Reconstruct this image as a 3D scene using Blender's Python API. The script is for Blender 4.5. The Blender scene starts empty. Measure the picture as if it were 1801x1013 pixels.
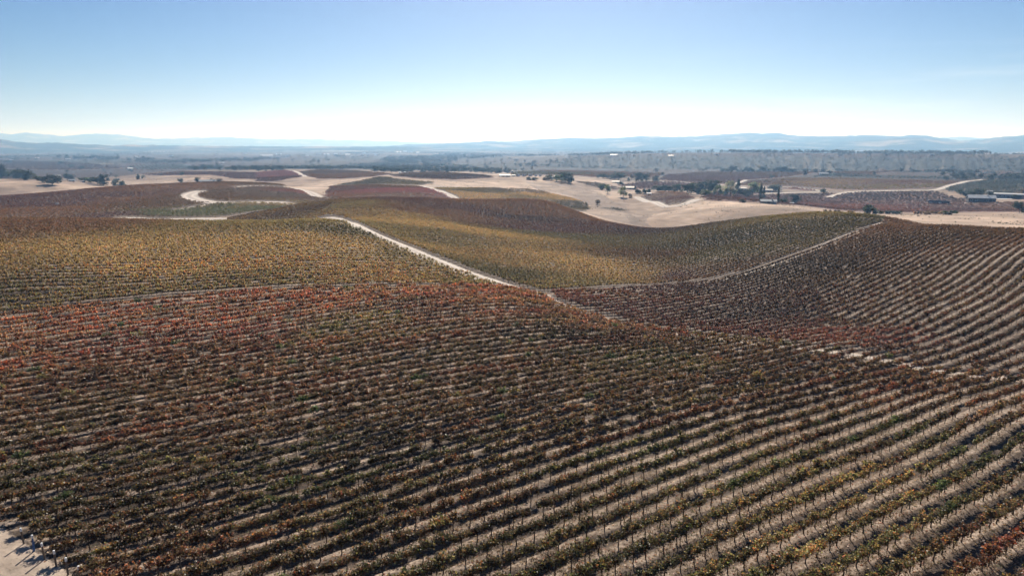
# Vineyard hills under a hazy autumn sun: everything is built in this script.
import bpy, math, random
import numpy as np
from mathutils import Vector

rng = np.random.default_rng(11)
random.seed(11)
scene = bpy.context.scene
COL = scene.collection
R = math.radians
CAMZ = 30.0
PITCH = R(12.0)
F = 1200.0
CX, CY = 900.5, 506.5
HAZE = 1.25e-4
VINE_VALUE = .54


# ---------------------------------------------------------------- picture <-> place
def ray(px, py):
    """azimuth and downward tangent of the sight line through a photo pixel"""
    xp, yp = np.asarray(px, float) - CX, np.asarray(py, float) - CY
    fwd = F * math.cos(PITCH) - yp * math.sin(PITCH)
    down = F * math.sin(PITCH) + yp * math.cos(PITCH)
    return np.arctan2(xp, fwd), down / np.hypot(xp, fwd)


def project(x, y, z):
    d = z - CAMZ
    c, s = math.cos(PITCH), math.sin(PITCH)
    depth = y * c - d * s
    up = y * s + d * c
    depth_ok = np.where(depth > 0.1, depth, 0.1)
    return CX + F * x / depth_ok, CY - F * up / depth_ok, depth


# ---------------------------------------------------------------- noise
def _hash(ix, iy, seed):
    h = (ix * 374761393 + iy * 668265263 + seed * 974634777) & 0xFFFFFFFF
    h = ((h ^ (h >> 13)) * 1274126177) & 0xFFFFFFFF
    h = (h ^ (h >> 16)) & 0xFFFFFFFF
    return h / 4294967295.0


def vnoise(x, y, seed=0):
    ix, iy = np.floor(x).astype(np.int64), np.floor(y).astype(np.int64)
    fx, fy = x - ix, y - iy
    fx, fy = fx * fx * (3 - 2 * fx), fy * fy * (3 - 2 * fy)
    a, b = _hash(ix, iy, seed), _hash(ix + 1, iy, seed)
    c, d = _hash(ix, iy + 1, seed), _hash(ix + 1, iy + 1, seed)
    return (a + (b - a) * fx) * (1 - fy) + (c + (d - c) * fx) * fy - 0.5


def fbm(x, y, octs=4, seed=0):
    v, a = 0.0, 1.0
    for o in range(octs):
        v = v + a * vnoise(x, y, seed + o)
        x, y, a = x * 2.03 + 7.1, y * 2.03 - 3.7, a * 0.5
    return v


def sstep(a, b, x):
    t = np.clip((x - a) / (b - a), 0, 1)
    return t * t * (3 - 2 * t)


# ---------------------------------------------------------------- terrain: control points (photo pixel, distance in metres)
CP = []
# foreground slope, nearly level
for px in (-500, 0, 450, 900, 1350, 1801, 2300):
    for r, z in ((12, 0), (26, 0), (43, 0), (60, -.3), (78, -1.0 if px >= 900 else -.6)):
        CP.append((px, None, r, z))
for px, py, r in [
    # foreground, upper part
    (0, 660, 116), (450, 600, 116), (450, 660, 96), (900, 640, 98), (900, 570, 122), (1300, 690, 92), (1600, 740, 87), (1801, 760, 87),
    # edge of the golden block
    (-300, 600, 158), (0, 562, 152), (250, 532, 146), (500, 520, 141), (700, 513, 141), (880, 510, 146),
    # golden hill
    (0, 480, 180), (300, 470, 172), (550, 470, 165), (760, 480, 168), (0, 420, 228), (300, 415, 212), (520, 415, 203),
    (-300, 390, 330), (0, 384, 300), (150, 385, 285), (300, 387, 268), (450, 389, 247), (560, 388, 235),
    # gully road
    (590, 388, 232), (640, 405, 220), (700, 428, 204), (770, 458, 187), (830, 482, 174), (890, 505, 160), (940, 516, 153),
    # valley floor track
    (1000, 539, 149), (1090, 568, 140), (1200, 590, 131), (1300, 598, 128), (1500, 622, 123), (1640, 650, 119), (1801, 664, 118), (2200, 690, 116),
    # hill to the right, near face
    (1050, 512, 172), (1150, 507, 184), (1250, 497, 196), (1330, 478, 209), (1450, 430, 243), (1550, 393, 285),
    (1350, 540, 160), (1500, 560, 150), (1500, 490, 185), (1620, 540, 152), (1650, 460, 195), (1750, 520, 160), (1750, 450, 192), (1801, 580, 140),
    (1640, 397, 262), (1720, 404, 245), (1801, 411, 228), (2200, 430, 215),
    # far face, hollow and saddle
    (1150, 490, 212), (1150, 455, 250), (1150, 425, 300), (1150, 404, 350), (1230, 395, 345), (1300, 386, 338), (1440, 373, 318), (1530, 380, 297),
    (1300, 440, 248), (1400, 415, 265), (1220, 440, 265),
    # middle hill: spur, dip behind it, crest
    (650, 390, 262), (740, 425, 232), (860, 470, 196), (960, 505, 172),
    (600, 362, 335), (700, 378, 310), (800, 401, 282), (900, 432, 250), (1000, 468, 216), (1060, 490, 198),
    (850, 392, 330), (950, 415, 300), (1040, 440, 262), (800, 375, 350), (900, 372, 375), (1000, 392, 360), (1080, 408, 340),
    (430, 380, 375), (500, 364, 385), (600, 351, 405), (720, 349, 420), (850, 352, 425), (960, 353, 420), (1020, 374, 400), (1090, 394, 372),
    # behind the crests (out of sight)
    (-300, 420, 400), (0, 408, 375), (200, 402, 360), (330, 398, 340), (450, 398, 300),
    (560, 370, 470), (720, 372, 490), (850, 374, 500), (960, 378, 490), (1060, 402, 450),
    (1150, 420, 420), (1300, 402, 400), (1440, 392, 385), (1560, 398, 370), (1700, 425, 340), (1900, 450, 320), (2200, 470, 320),
    # strip valley and red-brown hill to the left
    (250, 386, 415), (380, 385, 410), (100, 383, 440), (0, 376, 460), (200, 376, 450), (400, 372, 445), (500, 366, 455),
    (120, 360, 560), (300, 358, 505), (420, 356, 497), (330, 345, 560), (500, 355, 497), (500, 338, 600), (560, 346, 570),
    (-200, 352, 820), (0, 347, 820), (60, 349, 800), (130, 338, 790), (220, 331, 770), (300, 324, 720), (400, 320, 690), (470, 323, 675), (530, 334, 640),
    (0, 356, 960), (130, 352, 930), (300, 340, 880), (400, 332, 850), (480, 333, 810),
    # red block and the ridge of dry grass behind
    (600, 346, 540), (680, 341, 560), (780, 344, 560), (640, 327, 680), (730, 327, 690), (560, 330, 740), (500, 327, 830), (470, 315, 1000),
    (600, 317, 840), (660, 312, 800), (700, 312, 820), (800, 315, 850), (900, 313, 860), (1000, 318, 880),
    (800, 328, 690), (900, 331, 690), (900, 345, 590), (1000, 350, 590), (1030, 361, 560), (960, 336, 660), (1000, 330, 760), (1060, 345, 700),
    (1130, 396, 460), (1130, 380, 545), (1060, 370, 545), (1020, 372, 520), (1120, 358, 660), (1080, 335, 860), (1140, 340, 850),
    (1300, 377, 470), (1200, 372, 530), (1280, 351, 605), (1200, 350, 640), (1400, 362, 600), (1440, 368, 560), (1170, 352, 660), (1160, 339, 760), (1230, 343, 760),
    (1560, 377, 600), (1700, 392, 470), (1700, 377, 610), (1801, 376, 610), (1801, 400, 430), (2200, 385, 620),
    # middle plain to the right
    (1330, 357, 745), (1450, 365, 750), (1600, 368, 780), (1801, 370, 790), (2200, 372, 800),
    (1300, 335, 1000), (1500, 340, 1020), (1650, 340, 1000), (1801, 345, 960), (1200, 326, 1080), (1100, 320, 1100),
    (1280, 322, 1160), (1350, 318, 1250), (1500, 318, 1280), (1690, 322, 1230), (1801, 322, 1250), (1380, 305, 1600), (1250, 304, 1600), (1600, 303, 1650), (1750, 306, 1650),
    (1100, 305, 1500), (960, 306, 1300), (850, 306, 1150), (780, 304, 1250), (700, 307, 1100), (600, 302, 1300), (500, 302, 1350), (400, 303, 1350),
    # dry hills to the left
    (0, 333, 1000), (60, 316, 1170), (150, 319, 1150), (190, 327, 1080), (100, 330, 1010), (60, 326, 1300), (150, 325, 1300), (0, 318, 1300),
    (250, 326, 1040), (330, 309, 1250), (250, 305, 1500), (420, 312, 1150), (190, 312, 1500), (100, 312, 1600), (0, 309, 1600), (-300, 310, 1600),
]:
    CP.append((px, py, r, None))
CANOPY = 1.15      # the photo shows the tops of the vines, the ground lies below
for px in (-300, 0, 300, 600, 900):
    CP.append((px, None, 1900, -37.0))
    CP.append((px, None, 2500, -40.0))
    CP.append((px, None, 4000, -44.0))
    CP.append((px, None, 8500, -58.0))
for px in (1100, 1400, 1700, 2100):
    CP.append((px, None, 1850, -38.0))
    CP.append((px, None, 2000, -38.0))
    CP.append((px, None, 2230, -15.0))
    CP.append((px, None, 3000, -16.0))
    CP.append((px, None, 4500, -40.0))
    CP.append((px, None, 8500, -58.0))
CP.append((960, None, 2230, -26.0))
_pts = []
for px, py, r, z in CP:
    if py is None:
        a, t = ray(px, 300)
        _pts.append((float(a), math.log(r), z / r))
    else:
        a, t = ray(px, py)
        low = CANOPY * min(max((r - 120) / 40, 0), 1) if r < 850 and not (px > 1040 and r > 425) else 0
        _pts.append((float(a), math.log(r), (CAMZ - float(t) * r - low) / r))
for az in (-72, -60, 60, 72):
    for r, z in ((12, 0), (40, 0), (90, 0), (150, -1), (300, -3), (600, -12), (1200, -28), (2500, -40), (8500, -58)):
        _pts.append((R(az), math.log(r), z / r))
_pts = np.array(_pts)


def _k(d2):
    return 0.5 * d2 * np.log(d2 + 1e-12)


_P = _pts[:, :2]
_A = _k(((_P[:, None] - _P[None]) ** 2).sum(-1)) + np.eye(len(_P)) * 2e-4
_Q = np.c_[np.ones(len(_P)), _P]
_M = np.block([[_A, _Q], [_Q.T, np.zeros((3, 3))]])
_W = np.linalg.solve(_M, np.r_[_pts[:, 2], 0, 0, 0])


def tps(a, l):
    out = np.empty(a.size)
    q = np.c_[a.ravel(), l.ravel()]
    for i in range(0, len(q), 20000):
        s = q[i:i + 20000]
        d2 = ((s[:, None] - _P[None]) ** 2).sum(-1)
        out[i:i + 20000] = _k(d2) @ _W[:-3] + np.c_[np.ones(len(s)), s] @ _W[-3:]
    return out.reshape(a.shape)


# coarse evaluation, then smooth upsampling onto the terrain sheet
AZC = R(48.0)
ca = np.linspace(-R(74), R(74), 297)
cl = np.linspace(math.log(10), math.log(9000), 420)
_E = tps(*np.meshgrid(ca, cl, indexing='ij'))


def _cubic(E, xi, yi):
    """Catmull-Rom lookup in a regular grid"""
    n, m = E.shape
    xi = np.clip(xi, 1, n - 2.001)
    yi = np.clip(yi, 1, m - 2.001)
    i, j = xi.astype(int), yi.astype(int)
    fx, fy = xi - i, yi - j

    def w(f):
        return (-.5 * f + f * f - .5 * f ** 3, 1 - 2.5 * f * f + 1.5 * f ** 3, .5 * f + 2 * f * f - 1.5 * f ** 3, -.5 * f * f + .5 * f ** 3)
    wx, wy = w(fx), w(fy)
    v = 0
    for p in range(4):
        for q in range(4):
            v = v + wx[p] * wy[q] * E[np.clip(i + p - 1, 0, n - 1), np.clip(j + q - 1, 0, m - 1)]
    return v


def base_z(az, r):
    a = np.clip(az, -R(73), R(73))
    l = np.log(np.clip(r, 10.5, 8800))
    e = _cubic(_E, (a - ca[0]) / (ca[1] - ca[0]), (l - cl[0]) / (cl[1] - cl[0]))
    z = e * np.exp(l)
    near = sstep(4, 14, r)
    return z * near


def height(x, y):
    """ground level without the small ridges under the vines"""
    az, r = np.arctan2(x, y), np.hypot(x, y)
    z = base_z(az, r)
    back = sstep(R(73), R(180), np.abs(az))
    if np.any(back > 0):
        z = z * (1 - back) + back * 0.5 * (base_z(np.full_like(r, -R(73)), r) + base_z(np.full_like(r, R(73)), r))
    far = sstep(1700, 2100, r)
    bl = sstep(1880, 1980, r) * (1 - sstep(2350, 2600, r)) * sstep(R(0), R(7), az)
    z = z + bl * 16 * (np.abs(fbm(az * 55, r / 420.0, 3, 5)) - 0.25)
    z = z + sstep(300, 700, r) * (1 - far) * 1.3 * fbm(x / 60.0, y / 60.0, 4, 9)
    z = z + 0.06 * fbm(x / 2.3, y / 2.3, 3, 3) * (1 - sstep(150, 400, r)) + 0.25 * fbm(x / 14.0, y / 14.0, 2, 4) * (1 - sstep(300, 600, r))
    return z


RR = np.exp(np.linspace(math.log(14), math.log(9000), 2600))


def hit(px, py):
    """first point of the ground on the sight line through a photo pixel -> x, y"""
    a, t = ray(px, py)
    a, t = float(a), float(t)
    x, y = RR * math.sin(a), RR * math.cos(a)
    tt = (CAMZ - height(x, y)) / RR
    ok = np.nonzero(tt <= t)[0]
    if len(ok) == 0:
        return x[-1], y[-1]
    i = max(ok[0], 1)
    f = (tt[i - 1] - t) / max(tt[i - 1] - tt[i], 1e-9)
    r = RR[i - 1] + (RR[i] - RR[i - 1]) * min(max(f, 0), 1)
    return r * math.sin(a), r * math.cos(a)


def place(v):
    """vertex spec -> x, y:  (px, py) on the ground, (px, py, r) along that azimuth, ('xy', x, y)"""
    if v[0] == 'xy':
        return v[1], v[2]
    if len(v) == 3:
        a, _ = ray(v[0], 380 if v[1] is None else v[1])
        return v[2] * math.sin(a), v[2] * math.cos(a)
    return hit(*v)


def densify(vs, step=12):
    out = []
    n = len(vs)
    for i in range(n - 1):
        a, b = vs[i], vs[i + 1]
        out.append(a)
        if len(a) == 2 and len(b) == 2 and a[0] != 'xy':
            k = int(max(abs(a[0] - b[0]), abs(a[1] - b[1])) / step)
            for j in range(1, k):
                out.append((a[0] + (b[0] - a[0]) * j / k, a[1] + (b[1] - a[1]) * j / k))
    out.append(vs[-1])
    return out


def polygon(vs):
    vs = densify(list(vs) + [vs[0]], 25)[:-1]
    return np.array([place(v) for v in vs])


def inside(poly, x, y):
    res = np.zeros(x.shape, bool)
    lo, hi = poly.min(0), poly.max(0)
    m = (x >= lo[0]) & (x <= hi[0]) & (y >= lo[1]) & (y <= hi[1])
    if not m.any():
        return res
    xs, ys = x[m], y[m]
    c = np.zeros(xs.shape, bool)
    j = len(poly) - 1
    for i in range(len(poly)):
        xi, yi = poly[i]
        xj, yj = poly[j]
        if yi != yj:
            c ^= ((yi > ys) != (yj > ys)) & (xs < (xj - xi) * (ys - yi) / (yj - yi) + xi)
        j = i
    res[m] = c
    return res


def smooth_line(p, step):
    """resample a polyline smoothly at about `step` metres"""
    p = np.array(p, float)
    for _ in range(3):
        q = [p[0]]
        for i in range(len(p) - 1):
            q += [p[i] * .75 + p[i + 1] * .25, p[i] * .25 + p[i + 1] * .75]
        q.append(p[-1])
        p = np.array(q)
    s = np.r_[0, np.cumsum(np.hypot(*np.diff(p, axis=0).T))]
    n = max(int(s[-1] / step), 2)
    t = np.linspace(0, s[-1], n + 1)
    return np.c_[np.interp(t, s, p[:, 0]), np.interp(t, s, p[:, 1])]


def dist_to(line, x, y, reach):
    d = np.full(x.shape, 1e9)
    lo, hi = line.min(0) - reach, line.max(0) + reach
    m = (x >= lo[0]) & (x <= hi[0]) & (y >= lo[1]) & (y <= hi[1])
    if not m.any():
        return d
    xs, ys = x[m], y[m]
    b = np.full(xs.shape, 1e9)
    for i in range(len(line) - 1):
        ax, ay = line[i]
        dx, dy = line[i + 1] - line[i]
        L = dx * dx + dy * dy + 1e-9
        t = np.clip(((xs - ax) * dx + (ys - ay) * dy) / L, 0, 1)
        b = np.minimum(b, np.hypot(xs - ax - t * dx, ys - ay - t * dy))
    d[m] = b
    return d
# ---------------------------------------------------------------- tracks
ROADS = [  # width, polyline
    (7.6, [(575, 384), (592, 387), (625, 398), (660, 413), (700, 430), (740, 447), (790, 468), (830, 483), (870, 497), (905, 508), (940, 517)]),
    (3.6, [(940, 517), (975, 531), (1010, 545), (1050, 558), (1095, 571)]),
    (.7, [(1095, 571), (1150, 581), (1220, 592), (1320, 604), (1420, 614), (1500, 623), (1570, 637), (1640, 652), (1720, 661), (1801, 668), (1950, 680)]),
    (1.2, [(1040, 513), (1125, 507), (1190, 503), (1250, 496), (1290, 488), (1330, 477), (1370, 464), (1410, 447), (1450, 430), (1500, 411), (1550, 394)]),
    (12.0, [(352, 337), (335, 341), (330, 346), (345, 352), (365, 356), (390, 357), (430, 356), (470, 356), (502, 357)]),
    (5, [(385, 357), (350, 363), (305, 371)]),
    (9.0, [(415, 330), (440, 328), (475, 328), (505, 330), (530, 334), (550, 341), (572, 349)]),
    (12.0, [(220, 384), (250, 386), (300, 387), (330, 386), (360, 386), (385, 386)]),
    (8.0, [(735, 327), (755, 331), (775, 338), (800, 349)]),
    (8.0, [(735, 327), (775, 329), (830, 330), (880, 332), (920, 336)]),
    (5.0, [(840, 309), (870, 307), (890, 305), (900, 300)]),
    (9.0, [(515, 301), (525, 305), (537, 311)]),
    (7.0, [(1120, 347), (1140, 355), (1168, 365), (1200, 361), (1226, 351)]),
    (7.0, [(1290, 325), (1302, 321), (1312, 317)]),
    (8.0, [(1455, 348), (1470, 343), (1485, 339), (1510, 337), (1560, 336), (1640, 335), (1660, 331), (1680, 324), (1700, 319), (1730, 316)]),
    (7.0, [(1160, 319), (1200, 321), (1250, 325), (1290, 327), (1340, 329), (1400, 330), (1450, 337)]),
    (7.0, [(1345, 341), (1400, 339), (1445, 338)]),
]
ROADLINES = []
for w, pts in ROADS:
    ROADLINES.append((w, smooth_line([hit(*p) for p in densify(pts, 15)], 3.0)))

# ---------------------------------------------------------------- vineyard blocks
TINT = dict(gold=(.50, .32, .09), dgold=(.37, .235, .07), ogold=(.27, .195, .06), olive=(.145, .118, .04), dolive=(.085, .073, .03), green=(.12, .135, .042),
            orange=(.36, .165, .06), red=(.25, .095, .055), rust=(.22, .11, .05), brown=(.15, .085, .035), dbrown=(.085, .055, .028),
            maroon=(.135, .064, .048), dmaroon=(.092, .056, .041), grayb=(.15, .11, .075), pinkred=(.27, .09, .075))
T_FG = [(0, 590, 'orange'), (300, 565, 'orange'), (600, 540, 'orange'), (880, 540, 'orange'), (930, 553, 'rust'), (1010, 600, 'dbrown'), (100, 690, 'rust'), (0, 650, 'orange'),
        (400, 630, 'rust'), (620, 580, 'ogold'), (200, 610, 'red'), (750, 560, 'rust'), (500, 590, 'red'), (300, 760, 'rust'), (100, 780, 'brown'), (700, 680, 'brown'), (600, 820, 'dolive'), (1000, 750, 'brown'),
        (800, 620, 'brown'), (1150, 640, 'olive'), (1300, 640, 'brown'), (1400, 700, 'brown'), (1200, 850, 'olive'), (1600, 900, 'ogold'), (1500, 800, 'brown'), (1700, 720, 'rust'), (100, 870, 'olive'),
        (300, 950, 'brown'), (500, 900, 'olive'), (900, 900, 'brown'), (1100, 980, 'olive'), (1400, 960, 'ogold'), (1750, 970, 'rust'), (1650, 800, 'olive')]
T_B = [(500, 430, 'gold'), (200, 440, 'gold'), (300, 470, 'gold'), (50, 400, 'rust'), (150, 395, 'rust'), (300, 393, 'dgold'), (450, 395, 'ogold'), (100, 520, 'ogold'), (0, 530, 'olive'), (0, 460, 'dgold'),
       (700, 490, 'dgold'), (820, 500, 'ogold'), (400, 510, 'ogold'), (640, 415, 'olive'), (580, 395, 'ogold'), (600, 440, 'gold'), (700, 450, 'ogold')]
T_C = [(650, 372, 'dgold'), (600, 365, 'ogold'), (800, 405, 'gold'), (950, 455, 'gold'), (1050, 480, 'gold'), (1120, 488, 'dgold'), (900, 490, 'olive'), (780, 430, 'ogold'), (720, 410, 'ogold'), (860, 450, 'dgold'), (1000, 500, 'ogold'),
       (600, 352, 'rust'), (700, 351, 'maroon'), (800, 354, 'rust'), (920, 357, 'rust'), (1000, 385, 'rust'), (900, 385, 'dmaroon'), (830, 375, 'maroon'), (760, 375, 'rust'), (960, 405, 'maroon'),
       (1060, 400, 'maroon'), (1120, 410, 'dmaroon'), (1150, 408, 'dmaroon'), (1150, 455, 'brown'), (1080, 425, 'olive'), (1000, 420, 'olive'), (1300, 420, 'dolive'), (1250, 450, 'olive'), (1380, 400, 'olive'), (1450, 380, 'ogold'), (1520, 385, 'olive'),
       (1190, 490, 'maroon'), (1240, 485, 'brown'), (500, 362, 'brown'), (450, 376, 'dbrown'), (420, 383, 'dbrown'), (540, 372, 'brown'), (1200, 400, 'olive')]
T_E = [(1000, 522, 'red'), (1060, 520, 'rust'), (1150, 515, 'maroon'), (1100, 545, 'maroon'), (1230, 520, 'dmaroon'), (1300, 560, 'dmaroon'), (1450, 592, 'red'), (1540, 603, 'red'), (1380, 585, 'maroon'), (1600, 480, 'brown'),
       (1400, 480, 'dbrown'), (1520, 405, 'rust'), (1650, 430, 'brown'), (1750, 430, 'rust'), (1720, 520, 'brown'), (1750, 600, 'dbrown'), (1600, 560, 'brown'), (1680, 640, 'brown')]
T_L3 = [(100, 360, 'maroon'), (0, 355, 'maroon'), (200, 345, 'maroon'), (300, 333, 'rust'), (420, 323, 'brown'), (250, 362, 'brown'), (200, 352, 'rust'), (330, 360, 'brown'), (480, 345, 'grayb'), (430, 338, 'grayb'), (540, 342, 'pinkred'),
        (400, 368, 'green'), (460, 362, 'ogold'), (300, 376, 'green'), (60, 378, 'rust'), (0, 380, 'rust'), (180, 384, 'maroon'), (120, 370, 'rust'), (360, 345, 'brown')]


def row_density(P):
    """rows per metre: eight-foot rows, closer set in the corner by the end posts"""
    return 1 / (2.44 - .62 * np.exp(-((P[:, 0] + 34) ** 2 + (P[:, 1] - 50) ** 2) / 26 ** 2))


def band(block_rows, deg, ridge, px_area=()):
    """fit a smooth function whose whole-number contours are the vine rows"""
    P, D = [], []
    for line in block_rows:
        q = np.array([place(v) for v in line])
        for i in range(len(q) - 1):
            d = q[i + 1] - q[i]
            L = np.hypot(*d)
            for t in (.2, .5, .8):
                P.append(q[i] + d * t)
                D.append(d / L)
    P, D = np.array(P), np.array(D)
    c = P.mean(0)
    S = 60.0
    ex = [(i, j) for i in range(deg + 1) for j in range(deg + 1 - i) if i + j > 0]

    def grad(x, y):
        u, v = (x - c[0]) / S, (y - c[1]) / S
        gx = np.stack([i * u ** max(i - 1, 0) * v ** j / S if i else 0 * u for i, j in ex], -1)
        gy = np.stack([j * u ** i * v ** max(j - 1, 0) / S if j else 0 * u for i, j in ex], -1)
        return gx, gy

    gx, gy = grad(P[:, 0], P[:, 1])
    N = np.c_[-D[:, 1], D[:, 0]]
    A = np.r_[gx * D[:, :1] + gy * D[:, 1:], .6 * (gx * N[:, :1] + gy * N[:, 1:])]
    b = np.r_[np.zeros(len(P)), .6 * row_density(P)]
    reg = np.diag([ridge * 4.0 ** max(i + j - 1, 0) * (i + j > 1) for i, j in ex]) / S
    A = np.r_[A, reg]
    b = np.r_[b, np.zeros(len(ex))]
    w = np.linalg.lstsq(A, b, rcond=None)[0]
    G = np.array([place(v) for v in px_area]) if len(px_area) else P
    hx, hy = grad(G[:, 0], G[:, 1])
    for _ in range(8):                      # even row spacing everywhere in the block
        vx, vy_ = hx @ w, hy @ w
        bad = vy_ < .05
        vx, vy_ = np.where(bad, 0, vx), np.where(bad, .3, vy_)
        L = np.hypot(vx, vy_)
        A2 = np.r_[A, .7 * (hx * (vx / L)[:, None] + hy * (vy_ / L)[:, None])]
        w = np.linalg.lstsq(A2, np.r_[b, .7 * row_density(G)], rcond=None)[0]

    def f(x, y):
        u, v = (x - c[0]) / S, (y - c[1]) / S
        s = 0
        for k, (i, j) in zip(w, ex):
            s = s + k * u ** i * v ** j
        return s

    def g(x, y):
        a, b2 = grad(x, y)
        return a @ w, b2 @ w
    return f, g


def straight(angle, spacing):
    """straight rows: direction in degrees from the x axis"""
    a = R(angle)
    nx, ny = -math.sin(a) / spacing, math.cos(a) / spacing
    return (lambda x, y: x * nx + y * ny), (lambda x, y: (np.full(np.shape(x), nx), np.full(np.shape(x), ny)))


rows_fg = [[(200, 697), (500, 653)], [(0, 577), (250, 545), (450, 529), (650, 520), (890, 514)],
           [(0, 672), (175, 640), (350, 615), (575, 595)], [(940, 649), (1024, 631), (1167, 602), (1267, 588)], [(967, 693), (1089, 669), (1211, 638)], [(929, 684), (1055, 653)],
           [(1500, 953), (1580, 903), (1650, 860)], [(1545, 1010), (1650, 937), (1760, 860)], [(1500, 796), (1584, 771), (1668, 742), (1801, 697)], [(1534, 823), (1617, 784), (1718, 747), (1801, 714)], [(1634, 836), (1735, 787), (1801, 764)],
           [(1663, 1010), (1708, 980), (1750, 940), (1792, 915)], [(1317, 941), (1370, 914), (1427, 892), (1478, 857), (1535, 830)], [(1384, 959), (1439, 934), (1485, 907), (1535, 875), (1585, 845)], [(1017, 932), (1100, 898), (1151, 880), (1226, 853)],
           [(1042, 964), (1117, 930), (1193, 902), (1277, 865)], [(772, 937), (817, 915), (881, 895), (926, 877), (985, 856)], [(851, 964), (893, 947), (931, 932), (985, 910), (1035, 893)], [(1540, 690), (1650, 664)], [(1400, 700), (1500, 672)]]
rows_b = [[(0, 558), (250, 530), (500, 518), (700, 511), (870, 508)], [(225, 497), (450, 487), (650, 482)], [(320, 452), (550, 447)], [(0, 450), (200, 440), (320, 436)], [(500, 500), (800, 495)]]
rows_ce = [[(1050, 512), (1125, 507), (1250, 497), (1330, 478), (1400, 450), (1480, 420), (1550, 394)], [(1400, 565), (1498, 530), (1595, 477), (1674, 432), (1726, 412)],
           [(1540, 595), (1628, 562), (1726, 494), (1791, 438)], [(1647, 598), (1726, 552), (1801, 497)], [(1680, 630), (1758, 598), (1801, 565)], [(1078, 553), (1150, 545), (1230, 535), (1320, 520)],
           [(1167, 575), (1289, 558)], [(730, 433), (855, 426)], [(772, 449), (911, 441), (980, 440)], [(828, 477), (967, 463), (1036, 463)], [(1195, 454), (1289, 425), (1378, 396)], [(1222, 474), (1311, 445), (1400, 412)],
           [(960, 522), (1050, 518)], [(640, 392), (760, 388)], [(860, 372), (960, 378)], [(600, 362), (760, 362)]]
FLD_FG, FLD_B, FLD_CE = band(rows_fg, 3, .06, [(px, py) for px in range(-100, 1900, 100) for py in (620, 700, 800, 900, 1000) if py > 545 + .07 * px]), band(rows_b, 2, .05, [(px, py) for px in range(-100, 700, 80) for py in (400, 440, 480)]), \
    band(rows_ce, 5, .03, [(px, None, r) for px in range(600, 1250, 80) for r in (270, 330, 380, 430)] + [(px, None, r) for px in range(1300, 1900, 80) for r in (140, 180, 220, 260, 300)] + [(px, None, r) for px in range(950, 1300, 80) for r in (170, 210, 250)] + [(px, None, r) for px in (450, 520) for r in (340, 400)])

BLOCKS = []


def block(poly, field, tints, soil=(.122, .092, .069), step=1.52, name=''):
    BLOCKS.append(dict(poly=polygon(poly), field=field, tints=[(*[float(v) for v in ray(p, q)], TINT[c]) for p, q, c in tints], soil=soil, step=step, name=name))
    # colour anchors live on the ground
    b = BLOCKS[-1]
    b['anch'] = np.array([hit(p, q) for p, q, c in tints])
    b['acol'] = np.array([TINT[c] for p, q, c in tints])


block([(-380, 640), (-200, 595), (0, 563), (250, 533), (450, 517), (650, 509), (880, 511), (938, 519), (1010, 547), (1090, 572), (1220, 594), (1420, 616), (1500, 625), (1570, 640), (1640, 656), (1801, 672), (2150, 700),
       ('xy', 92, 60), ('xy', 50, 14), ('xy', -8, 20), (165, 1040), (122, 1008), (84, 981), (45, 954), (0, 926), ('xy', -58, 61), ('xy', -110, 95)], FLD_FG, T_FG, name='fg')
block([(-380, 620), (-200, 590), (0, 558), (250, 529), (450, 513), (650, 505), (870, 507), (903, 506), (868, 496), (828, 482), (738, 446), (698, 430), (658, 413), (622, 398), (600, 392), (575, 388), (560, None, 262), (450, None, 275), (300, None, 300), (150, None, 318), (0, None, 335), (-300, None, 365)], FLD_B, T_B, name='gold')
block([(946, 515), (1040, 511), (1125, 505), (1190, 501), (1250, 493), (1330, 475), (1410, 445), (1450, 428), (1550, 392), (1560, None, 318), (1440, None, 345), (1300, None, 372), (1200, None, 385), (1150, None, 388), (1080, None, 410), (1000, None, 440), (850, None, 465), (700, None, 460), (560, None, 450), (450, None, 420), (400, None, 400),
       (400, None, 345), (500, None, 300), (570, None, 262), (605, 386), (640, 401), (705, 427), (795, 465), (835, 480), (912, 507)], FLD_CE, T_C, soil=(.10, .077, .06), name='hill')
block([(946, 519), (1040, 515), (1125, 510), (1250, 499), (1330, 480), (1410, 450), (1500, 414), (1550, 397), (1560, None, 312), (1640, None, 292), (1801, None, 262), (2200, None, 250), (2200, 690), (1950, 676), (1801, 664), (1640, 648), (1570, 634), (1500, 620), (1320, 601), (1150, 578), (1090, 567), (1010, 541)], FLD_CE, T_E, soil=(.098, .075, .058), name='maroon')
S2 = straight(4, 2.44)
block([(-300, None, 400), (0, None, 400), (150, None, 398), (300, None, 432), (400, None, 430), (500, None, 455), (560, None, 470), (600, None, 520), (585, 345), (560, 345), (530, 333), (500, 328), (470, 323), (470, None, 760), (400, None, 775), (300, None, 800), (220, None, 830), (130, None, 860), (60, None, 870), (0, None, 880), (-300, None, 900)], straight(12, 2.44), T_L3, step=2.6, name='redbrown')
block([(600, None, 520), (720, None, 505), (810, None, 520), (798, 349), (770, 338), (735, 329), (700, 328), (662, 326), (590, 329), (572, 340), (590, 348)], straight(-6, 2.44), [(680, 335, 'pinkred'), (600, 335, 'maroon'), (640, 345, 'rust'), (750, 340, 'pinkred'), (680, 328, 'brown')], step=3, name='red')
block([(585, 327), (620, 322), (655, 315), (668, 312), (690, 315), (730, 319), (765, 322), (740, 326), (660, 325)], straight(5, 2.44), [(660, 320, 'dolive'), (740, 323, 'olive')], step=3, name='green')
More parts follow.
